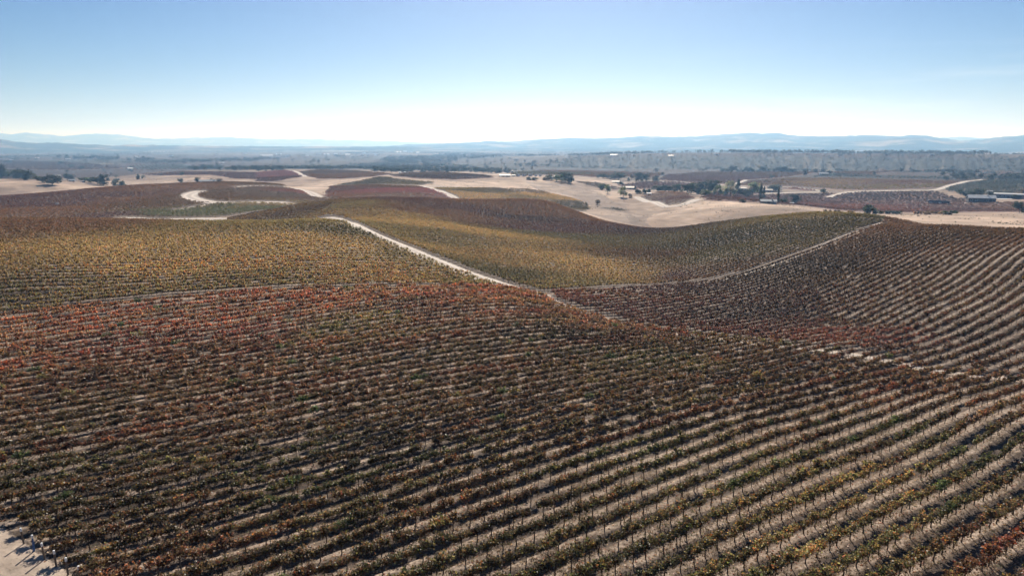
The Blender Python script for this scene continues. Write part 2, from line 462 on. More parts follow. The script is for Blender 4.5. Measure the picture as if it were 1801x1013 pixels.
block([(815, None, 500), (960, None, 520), (1030, None, 530), (1035, 361), (1000, 349), (960, 339), (920, 334), (870, 332), (775, 331), (757, 332), (780, 339), (803, 349)], straight(-14, 2.44), [(780, 333, 'ogold'), (850, 338, 'olive'), (850, 346, 'gold'), (930, 342, 'gold'), (930, 350, 'ogold'), (1000, 355, 'gold'), (1010, 361, 'dolive'), (900, 336, 'grayb')], step=3, name='greengold')
block([(1125, 347), (1160, 339), (1180, 338), (1195, 339), (1222, 350), (1200, 358), (1168, 362)], straight(50, 4), [(1150, 350, 'maroon'), (1180, 342, 'rust'), (1200, 352, 'maroon')], step=3, name='smallred')
FARSOIL = (.12, .062, .05)
block([(250, 307), (320, 302), (450, 304), (450, 316), (420, 315), (370, 308), (290, 309)], straight(10, 5), [(350, 305, 'maroon')], FARSOIL, 5, 'far')
block([(450, 304), (500, 300), (515, 302), (535, 311), (490, 319), (470, 321), (450, 319)], straight(10, 5), [(480, 310, 'pinkred'), (460, 318, 'maroon')], FARSOIL, 5, 'far')
block([(540, 311), (528, 303), (560, 299), (620, 301), (690, 306), (660, 311), (600, 315), (560, 315)], straight(10, 5), [(560, 305, 'brown'), (640, 306, 'rust')], FARSOIL, 5, 'far')
block([(685, 309), (720, 304), (785, 303), (830, 307), (870, 313), (800, 317), (730, 314)], straight(10, 5), [(720, 308, 'brown'), (800, 310, 'dmaroon')], FARSOIL, 5, 'far')
block([(900, 304), (960, 300), (1040, 301), (1130, 304), (1060, 308), (960, 308), (905, 309)], straight(10, 5), [(960, 304, 'olive'), (1080, 304, 'rust')], FARSOIL, 6, 'far')
block([(1090, 327), (1130, 321), (1180, 320), (1240, 326), (1200, 332), (1110, 333)], straight(10, 5), [(1150, 326, 'maroon')], FARSOIL, 6, 'far')
block([(1160, 317), (1172, 308), (1240, 303), (1350, 303), (1450, 302), (1380, 312), (1310, 318), (1285, 324), (1240, 323)], straight(10, 5), [(1220, 312, 'maroon'), (1350, 308, 'brown')], FARSOIL, 6, 'far')
block([(1295, 326), (1320, 319), (1380, 314), (1450, 313), (1560, 316), (1690, 319), (1660, 330), (1560, 334), (1480, 334), (1400, 328)], straight(10, 5), [(1350, 320, 'brown'), (1450, 322, 'dgold'), (1560, 328, 'ogold'), (1600, 322, 'rust')], FARSOIL, 6, 'far')
block([(1235, 353), (1300, 345), (1345, 343), (1445, 341), (1480, 341), (1520, 338), (1640, 337), (1690, 351), (1760, 357), (1801, 356), (2200, 356), (2200, 372), (1801, 373), (1560, 374), (1480, 371), (1400, 361), (1330, 357)], straight(15, 5), [(1300, 352, 'maroon'), (1450, 355, 'maroon'), (1600, 350, 'dmaroon'), (1550, 366, 'red'), (1700, 368, 'maroon'), (1790, 365, 'rust')], FARSOIL, 6, 'far')
block([(1430, 336), (1370, 332), (1400, 331), (1450, 336)], straight(15, 5), [(1400, 334, 'red')], FARSOIL, 6, 'far')
block([(1000, 308), (1060, 305), (1120, 303), (1165, 306), (1158, 313), (1100, 311), (1040, 312)], straight(10, 5), [(1060, 308, 'rust'), (1130, 307, 'brown')], FARSOIL, 6, 'far')
block([(1010, 320), (1050, 322), (1095, 333), (1070, 334), (1040, 328)], straight(10, 5), [(1050, 326, 'grayb')], (.16, .115, .095), 7, 'far')
block([(1235, 352), (1238, 341), (1300, 336), (1345, 333), (1340, 341), (1300, 345)], straight(10, 5), [(1280, 342, 'maroon')], FARSOIL, 6, 'far')
block([(1460, 303), (1560, 299), (1700, 299), (1801, 303), (2000, 304), (2000, 309), (1801, 308), (1700, 302), (1600, 301), (1530, 307), (1470, 309)], straight(10, 7), [(1560, 303, 'brown'), (1700, 300, 'olive'), (1790, 306, 'brown')], FARSOIL, 8, 'far')
DEEP = (.055, .05, .06)
block([(-300, 300), (0, 297), (100, 300), (200, 298), (225, 295), (170, 289), (110, 285), (0, 282), (-300, 280)], straight(10, 9), [(60, 290, 'dmaroon')], (.13, .085, .08), 12, 'far')


def road_gap(x, y, extra=0.0):
    m = np.zeros(x.shape, bool)
    for w, ln in ROADLINES:
        m |= dist_to(ln, x, y, w + 4) < w / 2 + (extra if w < 3 else extra * 2)
    return m


def tint_at(b, x, y):
    """what the vines of a block look like here: blend of its varieties"""
    a, l = np.arctan2(x, y), np.log(np.hypot(x, y))
    A = b['anch']
    aa, al = np.arctan2(A[:, 0], A[:, 1]), np.log(np.hypot(A[:, 0], A[:, 1]))
    wob = .05 * fbm(x / 25, y / 25, 2, 31)
    d2 = (a[:, None] + wob[:, None] - aa[None]) ** 2 + (1.6 * (l[:, None] + wob[:, None] - al[None])) ** 2
    w = 1 / (d2 + 4e-5) ** 2
    return (w @ b['acol']) / w.sum(1, keepdims=True)


def vine_points(b, step=None, reach=None):
    """vine positions of a block -> x, y, heading, row number"""
    poly = b['poly']
    f, g = b['field']
    step = step or b['step']
    c = poly.mean(0)
    gx, gy = g(np.array([c[0]]), np.array([c[1]]))
    nrm = np.array([gx[0], gy[0]])
    nrm /= np.hypot(*nrm)
    tan = np.array([nrm[1], -nrm[0]])
    U, V = (poly - c) @ tan, (poly - c) @ nrm
    us = np.arange(U.min() - 2, U.max() + 2, step * 0.24)
    vs = np.arange(V.min() - 2, V.max() + 2, 0.6)
    k_lists = {}
    px, py, pu, pk = [], [], [], []
    for iu, u in enumerate(us):
        q = c[None] + u * tan[None] + vs[:, None] * nrm[None]
        fv = f(q[:, 0], q[:, 1])
        up = np.maximum.accumulate(fv)
        good = fv >= up - 1e-9
        ks = np.arange(math.ceil(up[0]), math.floor(up[-1]) + 1)
        if len(ks) == 0:
            continue
        v = np.interp(ks, up[good], vs[good])
        w = c[None] + u * tan[None] + v[:, None] * nrm[None]
        px.append(w[:, 0]); py.append(w[:, 1]); pk.append(ks); pu.append(np.full(len(ks), iu))
    px, py, pk, pu = map(np.concatenate, (px, py, pk, pu))
    o = np.lexsort((pu, pk))
    px, py, pk, pu = px[o], py[o], pk[o], pu[o]
    ds = np.hypot(np.diff(px), np.diff(py))
    brk = (np.diff(pk) != 0) | (np.diff(pu) > 1) | (ds > step * 1.2)
    ds[brk] = step * 3.37
    s = np.r_[0, np.cumsum(ds)]
    pick = np.r_[True, np.floor(s[1:] / step) != np.floor(s[:-1] / step)]
    x, y, k = px[pick], py[pick], pk[pick]
    m = inside(poly, x, y)
    x, y, k = x[m], y[m], k[m]
    m = ~road_gap(x, y, .5)
    x, y, k = x[m], y[m], k[m]
    gx, gy = g(x, y)
    return x, y, np.arctan2(-gx, gy), k
# ---------------------------------------------------------------- materials
def nodes(name):
    m = bpy.data.materials.new(name)
    m.use_nodes = True
    nt = m.node_tree
    nt.nodes.clear()
    out = nt.nodes.new('ShaderNodeOutputMaterial')
    return m, nt, out


def N(nt, kind, **kw):
    n = nt.nodes.new('ShaderNode' + kind)
    for k, v in kw.items():
        if k in n.inputs:
            n.inputs[k].default_value = v
        else:
            setattr(n, k, v)
    return n


def math_(nt, op, a, b=None, c=None):
    n = nt.nodes.new('ShaderNodeMath')
    n.operation = op
    for i, v in enumerate((a, b, c)):
        if v is None:
            continue
        if isinstance(v, (int, float)):
            n.inputs[i].default_value = v
        else:
            nt.links.new(v, n.inputs[i])
    return n.outputs[0]


def mixc(nt, fac, a, b, mode='MIX'):
    n = nt.nodes.new('ShaderNodeMix')
    n.data_type = 'RGBA'
    n.blend_type = mode
    for s, v in ((n.inputs[0], fac), (n.inputs[6], a), (n.inputs[7], b)):
        if isinstance(v, (int, float)):
            s.default_value = v
        elif isinstance(v, tuple):
            s.default_value = (*v, 1)
        else:
            nt.links.new(v, s)
    return n.outputs[2]


def noise(nt, vec, scale, detail=3, rough=.55):
    n = N(nt, 'TexNoise')
    n.inputs['Scale'].default_value = scale
    n.inputs['Detail'].default_value = detail
    n.inputs['Roughness'].default_value = rough
    if vec is not None:
        nt.links.new(vec, n.inputs['Vector'])
    return n.outputs['Fac']


def ramp(nt, v, a, b, lo=0.0, hi=1.0):
    n = N(nt, 'MapRange')
    n.interpolation_type = 'SMOOTHSTEP'
    n.inputs[1].default_value, n.inputs[2].default_value, n.inputs[3].default_value, n.inputs[4].default_value = a, b, lo, hi
    nt.links.new(v, n.inputs[0])
    return n.outputs[0]


def plain(name, col, rough=.7, metal=0.0, vary=.25, scale=1.5, objcol=False):
    """a weathered surface: base colour broken up by two sizes of noise"""
    m, nt, out = nodes(name)
    p = N(nt, 'BsdfPrincipled')
    p.inputs['Roughness'].default_value = rough
    p.inputs['Metallic'].default_value = metal
    tc = N(nt, 'TexCoord')
    n1 = noise(nt, tc.outputs['Object'], scale, 5)
    src = mixc(nt, ramp(nt, n1, .3, .7), tuple(c * (1 - vary) for c in col), tuple(min(c * (1 + vary), .95) for c in col))
    if objcol:
        oi = N(nt, 'ObjectInfo')
        src = mixc(nt, 1.0, src, oi.outputs['Color'], 'MULTIPLY')
    nt.links.new(src, p.inputs['Base Color'])
    nt.links.new(p.outputs[0], out.inputs[0])
    return m


def leaf_mat(name, translucency, gloss=.06):
    m, nt, out = nodes(name)
    at = N(nt, 'Attribute', attribute_name='col')
    oi = N(nt, 'ObjectInfo')
    c = mixc(nt, 1.0, at.outputs['Color'], oi.outputs['Color'], 'MULTIPLY')
    d, t, gl = N(nt, 'BsdfDiffuse'), N(nt, 'BsdfTranslucent'), N(nt, 'BsdfGlossy')
    gl.inputs['Roughness'].default_value = .45
    hs = N(nt, 'HueSaturation')
    hs.inputs['Saturation'].default_value = 1.0
    hs.inputs['Value'].default_value = 2.3
    nt.links.new(c, hs.inputs['Color'])
    nt.links.new(c, d.inputs[0])
    nt.links.new(hs.outputs[0], t.inputs[0])
    m1, m2 = N(nt, 'MixShader'), N(nt, 'MixShader')
    m1.inputs[0].default_value = translucency
    m2.inputs[0].default_value = gloss
    nt.links.new(d.outputs[0], m1.inputs[1]); nt.links.new(t.outputs[0], m1.inputs[2])
    nt.links.new(m1.outputs[0], m2.inputs[1]); nt.links.new(gl.outputs[0], m2.inputs[2])
    nt.links.new(m2.outputs[0], out.inputs[0])
    return m


M_LEAF = leaf_mat('vine leaves', .42, .03)
M_CROWN = leaf_mat('tree leaves', .25, .03)
M_WOOD = plain('vine bark', (.07, .05, .038), .9)
M_BARK = plain('tree bark', (.085, .065, .05), .9)
M_STEEL = plain('weathered steel post', (.09, .08, .075), .6, .3)


def ground_mat():
    m, nt, out = nodes('ground soil and dry grass')
    p = N(nt, 'BsdfPrincipled')
    p.inputs['Roughness'].default_value = .95
    p.inputs['Specular IOR Level'].default_value = .15
    soil = N(nt, 'Attribute', attribute_name='soil').outputs['Color']
    row = N(nt, 'Attribute', attribute_name='rowf').outputs['Fac']
    vy = N(nt, 'Attribute', attribute_name='vy').outputs['Fac']
    geo = N(nt, 'NewGeometry')
    pos = geo.outputs['Position']
    n_s = noise(nt, pos, 3.2, 5, .65)
    n_m = noise(nt, pos, .45, 4, .6)
    n_l = noise(nt, pos, .05, 3, .6)
    n_g = noise(nt, pos, 11.0, 3, .7)
    # alleys: every second one is tilled, the other keeps a cover of dead grass; pale loose soil is heaped along the vines
    rw = math_(nt, 'ADD', row, math_(nt, 'MULTIPLY', math_(nt, 'SUBTRACT', n_m, .5), .16))
    half = math_(nt, 'FRACT', math_(nt, 'MULTIPLY', rw, .5))
    fr = math_(nt, 'FRACT', rw)
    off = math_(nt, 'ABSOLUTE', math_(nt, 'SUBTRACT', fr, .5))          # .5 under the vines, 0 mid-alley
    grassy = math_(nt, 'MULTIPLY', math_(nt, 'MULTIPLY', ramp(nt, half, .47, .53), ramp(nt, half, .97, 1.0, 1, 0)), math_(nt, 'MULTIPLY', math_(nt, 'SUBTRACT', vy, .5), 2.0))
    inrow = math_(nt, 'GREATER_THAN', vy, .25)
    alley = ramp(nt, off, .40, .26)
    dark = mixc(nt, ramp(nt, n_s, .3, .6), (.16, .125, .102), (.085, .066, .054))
    col = mixc(nt, math_(nt, 'MULTIPLY', inrow, math_(nt, 'MULTIPLY', alley, math_(nt, 'ADD', math_(nt, 'MULTIPLY', grassy, .2), .8))), soil, dark)  # alley and grass tones also darken the soil to deepen the row shadows
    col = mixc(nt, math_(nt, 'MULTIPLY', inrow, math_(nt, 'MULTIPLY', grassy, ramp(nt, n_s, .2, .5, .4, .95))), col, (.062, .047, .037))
    tyre = ramp(nt, math_(nt, 'ABSOLUTE', math_(nt, 'SUBTRACT', off, .2)), .025, .06, 1, 0)
    col = mixc(nt, math_(nt, 'MULTIPLY', math_(nt, 'MULTIPLY', tyre, inrow), ramp(nt, n_m, .3, .55, .2, .8)), col, (.065, .052, .045))
    left = math_(nt, 'MULTIPLY', math_(nt, 'SUBTRACT', vy, .5), 2.0)
    berm = math_(nt, 'MULTIPLY', ramp(nt, math_(nt, 'ADD', off, math_(nt, 'MULTIPLY', left, .15)), .33, .42), ramp(nt, n_m, .36, .52, .25, 1.0))  # pale soil band widened in colour over the sunlit strip beside each row
    berm = math_(nt, 'MULTIPLY', math_(nt, 'MULTIPLY', berm, inrow), math_(nt, 'SUBTRACT', 1.0, math_(nt, 'MULTIPLY', grassy, .8)))
    col = mixc(nt, berm, col, mixc(nt, ramp(nt, n_s, .35, .6), mixc(nt, 1.0, soil, (3.3, 3.5, 3.75), 'MULTIPLY'), mixc(nt, 1.0, soil, (1.8, 1.9, 2.0), 'MULTIPLY')))
    # fallen leaves, clods, dead patches
    col = mixc(nt, ramp(nt, n_g, .6, .72, 0, .5), col, (.07, .045, .03))
    col = mixc(nt, ramp(nt, n_s, .52, .72, 0, .7), col, mixc(nt, 1.0, col, (.55, .5, .45), 'MULTIPLY'))
    col = mixc(nt, ramp(nt, n_s, .45, .28, 0, .35), col, mixc(nt, 1.0, col, (1.3, 1.28, 1.25), 'MULTIPLY'))
    col = mixc(nt, ramp(nt, n_l, .4, .66, 0, .45), col, mixc(nt, 1.0, col, (.74, .68, .66), 'MULTIPLY'))
    # stock paths and erosion lines that follow the contours of the dry hills
    mp = N(nt, 'Mapping')
    mp.inputs['Scale'].default_value = (.018, .018, .95)
    nt.links.new(pos, mp.inputs[0])
    ter = noise(nt, mp.outputs[0], 1.0, 6, .68)
    bare = math_(nt, 'SUBTRACT', 1.0, inrow)
    col = mixc(nt, math_(nt, 'MULTIPLY', ramp(nt, ter, .52, .62, 0, .5), bare), col, mixc(nt, 1.0, col, (.62, .57, .53), 'MULTIPLY'))
    col = mixc(nt, math_(nt, 'MULTIPLY', ramp(nt, ter, .44, .36, 0, .5), bare), col, mixc(nt, 1.0, col, (1.25, 1.22, 1.16), 'MULTIPLY'))
    nt.links.new(col, p.inputs['Base Color'])
    b = N(nt, 'Bump')
    b.inputs['Strength'].default_value = .8
    b.inputs['Distance'].default_value = .12
    nt.links.new(math_(nt, 'ADD', n_s, math_(nt, 'MULTIPLY', n_g, .35)), b.inputs['Height'])
    nt.links.new(b.outputs[0], p.inputs['Normal'])
    nt.links.new(p.outputs[0], out.inputs[0])
    return m


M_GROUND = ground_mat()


# ---------------------------------------------------------------- mesh helpers
def mesh_np(name, verts, faces_flat, sizes, mats, mat_idx=None, face_cols=None, smooth=False):
    me = bpy.data.meshes.new(name)
    nv, nl, nf = len(verts), len(faces_flat), len(sizes)
    me.vertices.add(nv); me.loops.add(nl); me.polygons.add(nf)
    me.vertices.foreach_set('co', np.ascontiguousarray(verts, np.float32).ravel())
    me.loops.foreach_set('vertex_index', np.ascontiguousarray(faces_flat, np.int32))
    st = np.zeros(nf, np.int32)
    st[1:] = np.cumsum(sizes)[:-1]
    me.polygons.foreach_set('loop_start', st)
    try:
        me.polygons.foreach_set('loop_total', np.asarray(sizes, np.int32))
    except Exception:
        pass
    for m in mats:
        me.materials.append(m)
    if mat_idx is not None:
        me.polygons.foreach_set('material_index', np.asarray(mat_idx, np.int32))
    me.polygons.foreach_set('use_smooth', np.full(nf, smooth, bool))
    if face_cols is not None:
        a = me.attributes.new('col', 'FLOAT_COLOR', 'FACE')
        a.data.foreach_set('color', np.c_[face_cols, np.ones(len(face_cols))].astype(np.float32).ravel())
    me.update(calc_edges=True)
    return me


def link(name, me, parent=None, loc=None):
    o = bpy.data.objects.new(name, me)
    COL.objects.link(o)
    if parent is not None:
        o.parent = parent
    if loc is not None:
        o.location = loc
    return o


def tag(o, label=None, cat=None, group=None, kind=None):
    if label: o['label'] = label
    if cat: o['category'] = cat
    if group: o['group'] = group
    if kind: o['kind'] = kind
    return o


class MB:
    """collects polygons and links them as one mesh object"""
    def __init__(s):
        s.v, s.f, s.c = [], [], []

    def poly(s, pts, col=None):
        n = len(s.v)
        s.v += [tuple(p) for p in pts]
        s.f.append(tuple(range(n, n + len(pts))))
        s.c.append(col or (1, 1, 1))

    def box(s, x0, y0, z0, x1, y1, z1):
        n = len(s.v)
        s.v += [(x0, y0, z0), (x1, y0, z0), (x1, y1, z0), (x0, y1, z0), (x0, y0, z1), (x1, y0, z1), (x1, y1, z1), (x0, y1, z1)]
        for q in ((3, 2, 1, 0), (4, 5, 6, 7), (0, 1, 5, 4), (1, 2, 6, 5), (2, 3, 7, 6), (3, 0, 4, 7)):
            s.f.append(tuple(n + i for i in q)); s.c.append((1, 1, 1))

    def tube(s, pts, rad, sides=6, cap=True):
        n0 = len(s.v)
        pts = [Vector(p) for p in pts]
        for i, p in enumerate(pts):
            d = (pts[min(i + 1, len(pts) - 1)] - pts[max(i - 1, 0)]).normalized()
            a = d.cross(Vector((0, 1, .1)) if abs(d.y) < .9 else Vector((1, 0, 0))).normalized()
            b = d.cross(a)
            r = rad[i] if isinstance(rad, (list, tuple)) else rad
            for k in range(sides):
                t = 2 * math.pi * k / sides
                s.v.append(tuple(p + a * (r * math.cos(t)) + b * (r * math.sin(t))))
        for i in range(len(pts) - 1):
            for k in range(sides):
                k2 = (k + 1) % sides
                s.f.append((n0 + i * sides + k, n0 + i * sides + k2, n0 + (i + 1) * sides + k2, n0 + (i + 1) * sides + k)); s.c.append((1, 1, 1))
        if cap:
            s.f.append(tuple(n0 + k for k in reversed(range(sides)))); s.c.append((1, 1, 1))
            s.f.append(tuple(n0 + (len(pts) - 1) * sides + k for k in range(sides))); s.c.append((1, 1, 1))

    def mesh(s, name, mat, cols=False, smooth=False):
        me = bpy.data.meshes.new(name)
        me.from_pydata(s.v, [], s.f)
        me.materials.append(mat)
        if cols:
            a = me.attributes.new('col', 'FLOAT_COLOR', 'FACE')
            a.data.foreach_set('color', np.c_[np.array(s.c), np.ones(len(s.c))].astype(np.float32).ravel())
        if smooth:
            me.polygons.foreach_set('use_smooth', np.full(len(me.polygons), True))
        me.update()
        return me

    def build(s, name, mat, parent=None, loc=None, cols=False, smooth=False):
        return link(name, s.mesh(name, mat, cols, smooth), parent, loc)


# ---------------------------------------------------------------- the ground sheet
az_core = np.arange(-48, 48.001, .125)
az_out = []
a_, s_ = 48.0, .25
while a_ + s_ < 178:
    a_ += s_
    az_out.append(a_)
    s_ = min(s_ * 1.25, 6)
az_all = np.radians(np.r_[[-v for v in reversed(az_out)], az_core, az_out, [180.0]])
rings = np.r_[[1.5, 4, 8, 14, 20, 26], np.exp(np.arange(math.log(30), math.log(420), .003)), np.exp(np.arange(math.log(420), math.log(3000), .0055)),
              np.exp(np.arange(math.log(3000), math.log(9000), .02)), [9500, 11000, 14000, 20000, 30000, 44000]]
NA, NR = len(az_all), len(rings)
GA, GR = np.meshgrid(az_all, rings, indexing='ij')
GX, GY = GR * np.sin(GA), GR * np.cos(GA)
GZ = height(GX.ravel(), GY.ravel()).reshape(GX.shape)
gx_, gy_ = GX.ravel(), GY.ravel()
NV = gx_.size
soil = np.empty((NV, 3), np.float32)
rowf = np.zeros(NV, np.float32)
vy = np.zeros(NV, np.float32)
gr_ = GR.ravel()
ga_ = GA.ravel()
# dry grass everywhere, broken by paler and browner sweeps
n1 = fbm(gx_ / 90, gy_ / 90, 4, 21)
n2 = fbm(gx_ / 22, gy_ / 22, 3, 22)
t1 = sstep(-.35, .45, n1)[:, None]
soil[:] = np.array([.22, .160, .120]) * (1 - t1) + np.array([.41, .315, .24]) * t1
soil *= (1 + .45 * n2 + .3 * fbm(gx_ / 7, gy_ / 7, 2, 23))[:, None]
# the plain: a patchwork of ploughed, grassed and planted fields
pf = sstep(0, 400, gr_ + 250 * n1 - 1250 + 380 * sstep(R(3), R(12), ga_))
cells = np.floor(gx_ / 330 + .35 * fbm(gx_ / 500, gy_ / 500, 2, 41)).astype(np.int64), np.floor(gy_ / 620 + .3 * fbm(gx_ / 600, gy_ / 600, 2, 42)).astype(np.int64)
hh = _hash(cells[0], cells[1], 77)
pal = np.array([(.075, .055, .05), (.13, .10, .08), (.06, .06, .042), (.10, .062, .055), (.23, .185, .14), (.07, .066, .048), (.10, .078, .062)])
fc = .36 * pal[np.minimum((hh * len(pal)).astype(int), len(pal) - 1)]
soil = soil * (1 - pf)[:, None] + fc * (1 + .25 * n2)[:, None] * pf[:, None]
# scrubby slopes with relief shading put in their grey colour; a dark strip among the dry hills
for poly_, c_, w_ in (([(925, 320), (1000, 323), (1060, 341), (1100, 362), (1128, 386), (1120, 398), (1060, 382), (1020, 372), (1038, 362), (1005, 345), (945, 334)], (.19, .15, .125), .75),
                      ([(1095, 372), (1120, 366), (1150, 372), (1135, 392), (1150, 402), (1110, 395)], (.16, .125, .105), .7),
                      ([(1003, 365), (1040, 363.5), (1080, 366), (1110, 369.5), (1070, 370.5), (1030, 369)], (.05, .045, .036), .95),
                      ([(0, 340), (60, 334), (130, 338), (180, 342), (120, 346), (30, 349), (-100, 345)], (.20, .155, .13), .6),
                      ([(250, 308), (300, 312), (280, 324), (230, 331), (220, 322)], (.22, .17, .14), .55)):
    m = inside(polygon(poly_), gx_, gy_)
    k = (w_ * sstep(-.3, .2, n2[m]))[:, None]
    soil[m] = soil[m] * (1 - k) + np.array(c_) * k
# river bluffs: dark scrub with pale slides
bl = sstep(1860, 1960, gr_) * (1 - sstep(2250, 2330, gr_)) * sstep(R(1), R(6), ga_)
gul = np.abs(fbm(ga_ * 70, gr_ / 900, 3, 5)) + .25 * fbm(ga_ * 200, gr_ / 60, 2, 6)
scar = (sstep(.34, .55, gul + .5 * fbm(ga_ * 12, gr_ / 3000, 2, 8)) * .22)[:, None]
bc = np.array([.026, .032, .028]) * (1 - scar) + np.array([.36, .29, .22]) * scar
soil = soil * (1 - bl)[:, None] + bc * bl[:, None]
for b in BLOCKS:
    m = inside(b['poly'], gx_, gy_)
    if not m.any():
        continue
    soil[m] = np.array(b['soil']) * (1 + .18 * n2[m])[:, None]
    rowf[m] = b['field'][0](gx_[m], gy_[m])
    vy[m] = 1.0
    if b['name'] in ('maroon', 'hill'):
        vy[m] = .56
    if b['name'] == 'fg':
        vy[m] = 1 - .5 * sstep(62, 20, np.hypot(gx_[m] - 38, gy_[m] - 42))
    b['mask'] = m
rd = np.zeros(NV, bool)
for w, ln in ROADLINES:
    d = dist_to(ln, gx_, gy_, w + 4)
    k = (1 - sstep(w * .5, w * .5 + 1.0, d))
    m = k > 0
    soil[m] = soil[m] * (1 - k[m])[:, None] + np.array([.46, .40, .345]) * k[m][:, None]
    vy[m] *= (1 - k[m])
# bare headland by the end posts
hd = inside(polygon([('xy', -12, 18), (165, 1040), (122, 1008), (84, 981), (45, 954), (0, 926), ('xy', -58, 61), ('xy', -75, 50), ('xy', -45, 18)]), gx_, gy_)
soil[hd] = np.array([.37, .30, .24]) * (1 + .5 * fbm(gx_[hd] / 1.7, gy_[hd] / 1.7, 3, 24))[:, None]
# ridges of soil under the vines, near the camera
near = (vy > 0) & (gr_ < 190)
zz = GZ.ravel()
off = np.abs(rowf - np.round(rowf))
wob_ = .03 + .16 * np.clip(.6 + fbm(gx_ / 1.3, gy_ / 1.3, 2, 51), 0, 1)
rid = wob_ * np.exp(-((off - .06) / .12) ** 2) - .045 * np.exp(-((off - .3) / .06) ** 2)
zz = zz + np.where(near, vy * rid * (1 - sstep(120, 190, gr_)), 0)
GZ = zz.reshape(GX.shape)
idx = np.arange(NV).reshape(NA, NR)
nxt = np.r_[idx[1:], idx[:1]]
quads = np.stack([idx[:, :-1], idx[:, 1:], nxt[:, 1:], nxt[:, :-1]], -1).reshape(-1, 4)
fan = np.c_[idx[:, 0], nxt[:, 0], np.full(NA, NV)]
verts = np.r_[np.c_[gx_, gy_, zz], [[0, 0, float(zz.reshape(NA, NR)[:, 0].mean())]]]
sizes = np.r_[np.full(len(quads), 4), np.full(NA, 3)]
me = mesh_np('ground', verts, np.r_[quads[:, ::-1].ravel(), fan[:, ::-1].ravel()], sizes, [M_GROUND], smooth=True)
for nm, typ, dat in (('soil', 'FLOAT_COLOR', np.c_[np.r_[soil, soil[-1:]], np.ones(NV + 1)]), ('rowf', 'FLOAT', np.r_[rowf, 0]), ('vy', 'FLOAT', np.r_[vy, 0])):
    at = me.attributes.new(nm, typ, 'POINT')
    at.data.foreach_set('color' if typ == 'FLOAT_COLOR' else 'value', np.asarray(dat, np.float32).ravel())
ground = tag(link('ground', me), kind='structure')
_lr = np.log(rings)
_ci = np.searchsorted(az_all, R(-48) - 1e-9)


def ground_z(x, y):
    """exact height of the sheet"""
    a, r = np.arctan2(x, y), np.hypot(x, y)
    fi = np.clip(np.interp(a, az_all, np.arange(NA)), 0, NA - 1.001)
    fj = np.clip(np.interp(r, rings, np.arange(NR)), 0, NR - 1.001)
    i, j = fi.astype(int), fj.astype(int)
    u, v = fi - i, fj - j
    return (GZ[i, j] * (1 - u) * (1 - v) + GZ[i + 1, j] * u * (1 - v) + GZ[i, j + 1] * (1 - u) * v + GZ[i + 1, j + 1] * u * v)


def gz(x, y):
    return float(ground_z(np.array([x]), np.array([y]))[0])


# tracks: thin sheets of pale dust laid on the ground
def track_mat():
    m, nt, out = nodes('dusty track')
    p = N(nt, 'BsdfPrincipled')
    p.inputs['Roughness'].default_value = .95
    geo = N(nt, 'NewGeometry')
    uv = N(nt, 'Attribute', attribute_name='across').outputs['Fac']
    n = noise(nt, geo.outputs['Position'], .8, 5, .65)
    c = mixc(nt, ramp(nt, n, .3, .7), (.29, .25, .215), (.46, .40, .345))
    rut = ramp(nt, math_(nt, 'ABSOLUTE', math_(nt, 'SUBTRACT', math_(nt, 'ABSOLUTE', uv), .5)), .1, .24, 1, 0)
    c = mixc(nt, math_(nt, 'MULTIPLY', rut, .5), c, (.56, .50, .44))
    mid = ramp(nt, math_(nt, 'ABSOLUTE', uv), .1, .3, 1, 0)
    c = mixc(nt, math_(nt, 'MULTIPLY', mid, ramp(nt, n, .4, .6, 0, .6)), c, (.25, .20, .16))
    nt.links.new(c, p.inputs['Base Color'])
    nt.links.new(p.outputs[0], out.inputs[0])
    return m


M_TRACK = track_mat()
for w, ln in ROADLINES:
    d = np.gradient(ln, axis=0)
    nrm = np.c_[-d[:, 1], d[:, 0]] / np.hypot(d[:, 0], d[:, 1])[:, None]
    acr = np.linspace(-1, 1, 9)
    jit = 1 + .38 * fbm(ln[:, 0] / 4, ln[:, 1] / 4, 2, 61)
    P3 = ln[:, None] + nrm[:, None] * (acr[None, :, None] * (w * .46 * jit)[:, None, None])
    xx, yy = P3[..., 0].ravel(), P3[..., 1].ravel()
    rr = np.hypot(xx, yy)
    z = ground_z(xx, yy) + .02 + rr * 1.6e-4
    n, k = len(ln), len(acr)
    ii = np.arange(n * k).reshape(n, k)
    q = np.stack([ii[:-1, :-1], ii[:-1, 1:], ii[1:, 1:], ii[1:, :-1]], -1).reshape(-1, 4)
    me = mesh_np('dirt_track', np.c_[xx, yy, z], q[:, ::-1].ravel() if False else q.ravel(), np.full(len(q), 4), [M_TRACK], smooth=True)
    a = me.attributes.new('across', 'FLOAT', 'POINT')
    a.data.foreach_set('value', np.tile(acr, n).astype(np.float32))
    tag(link('dirt_track', me), kind='structure')
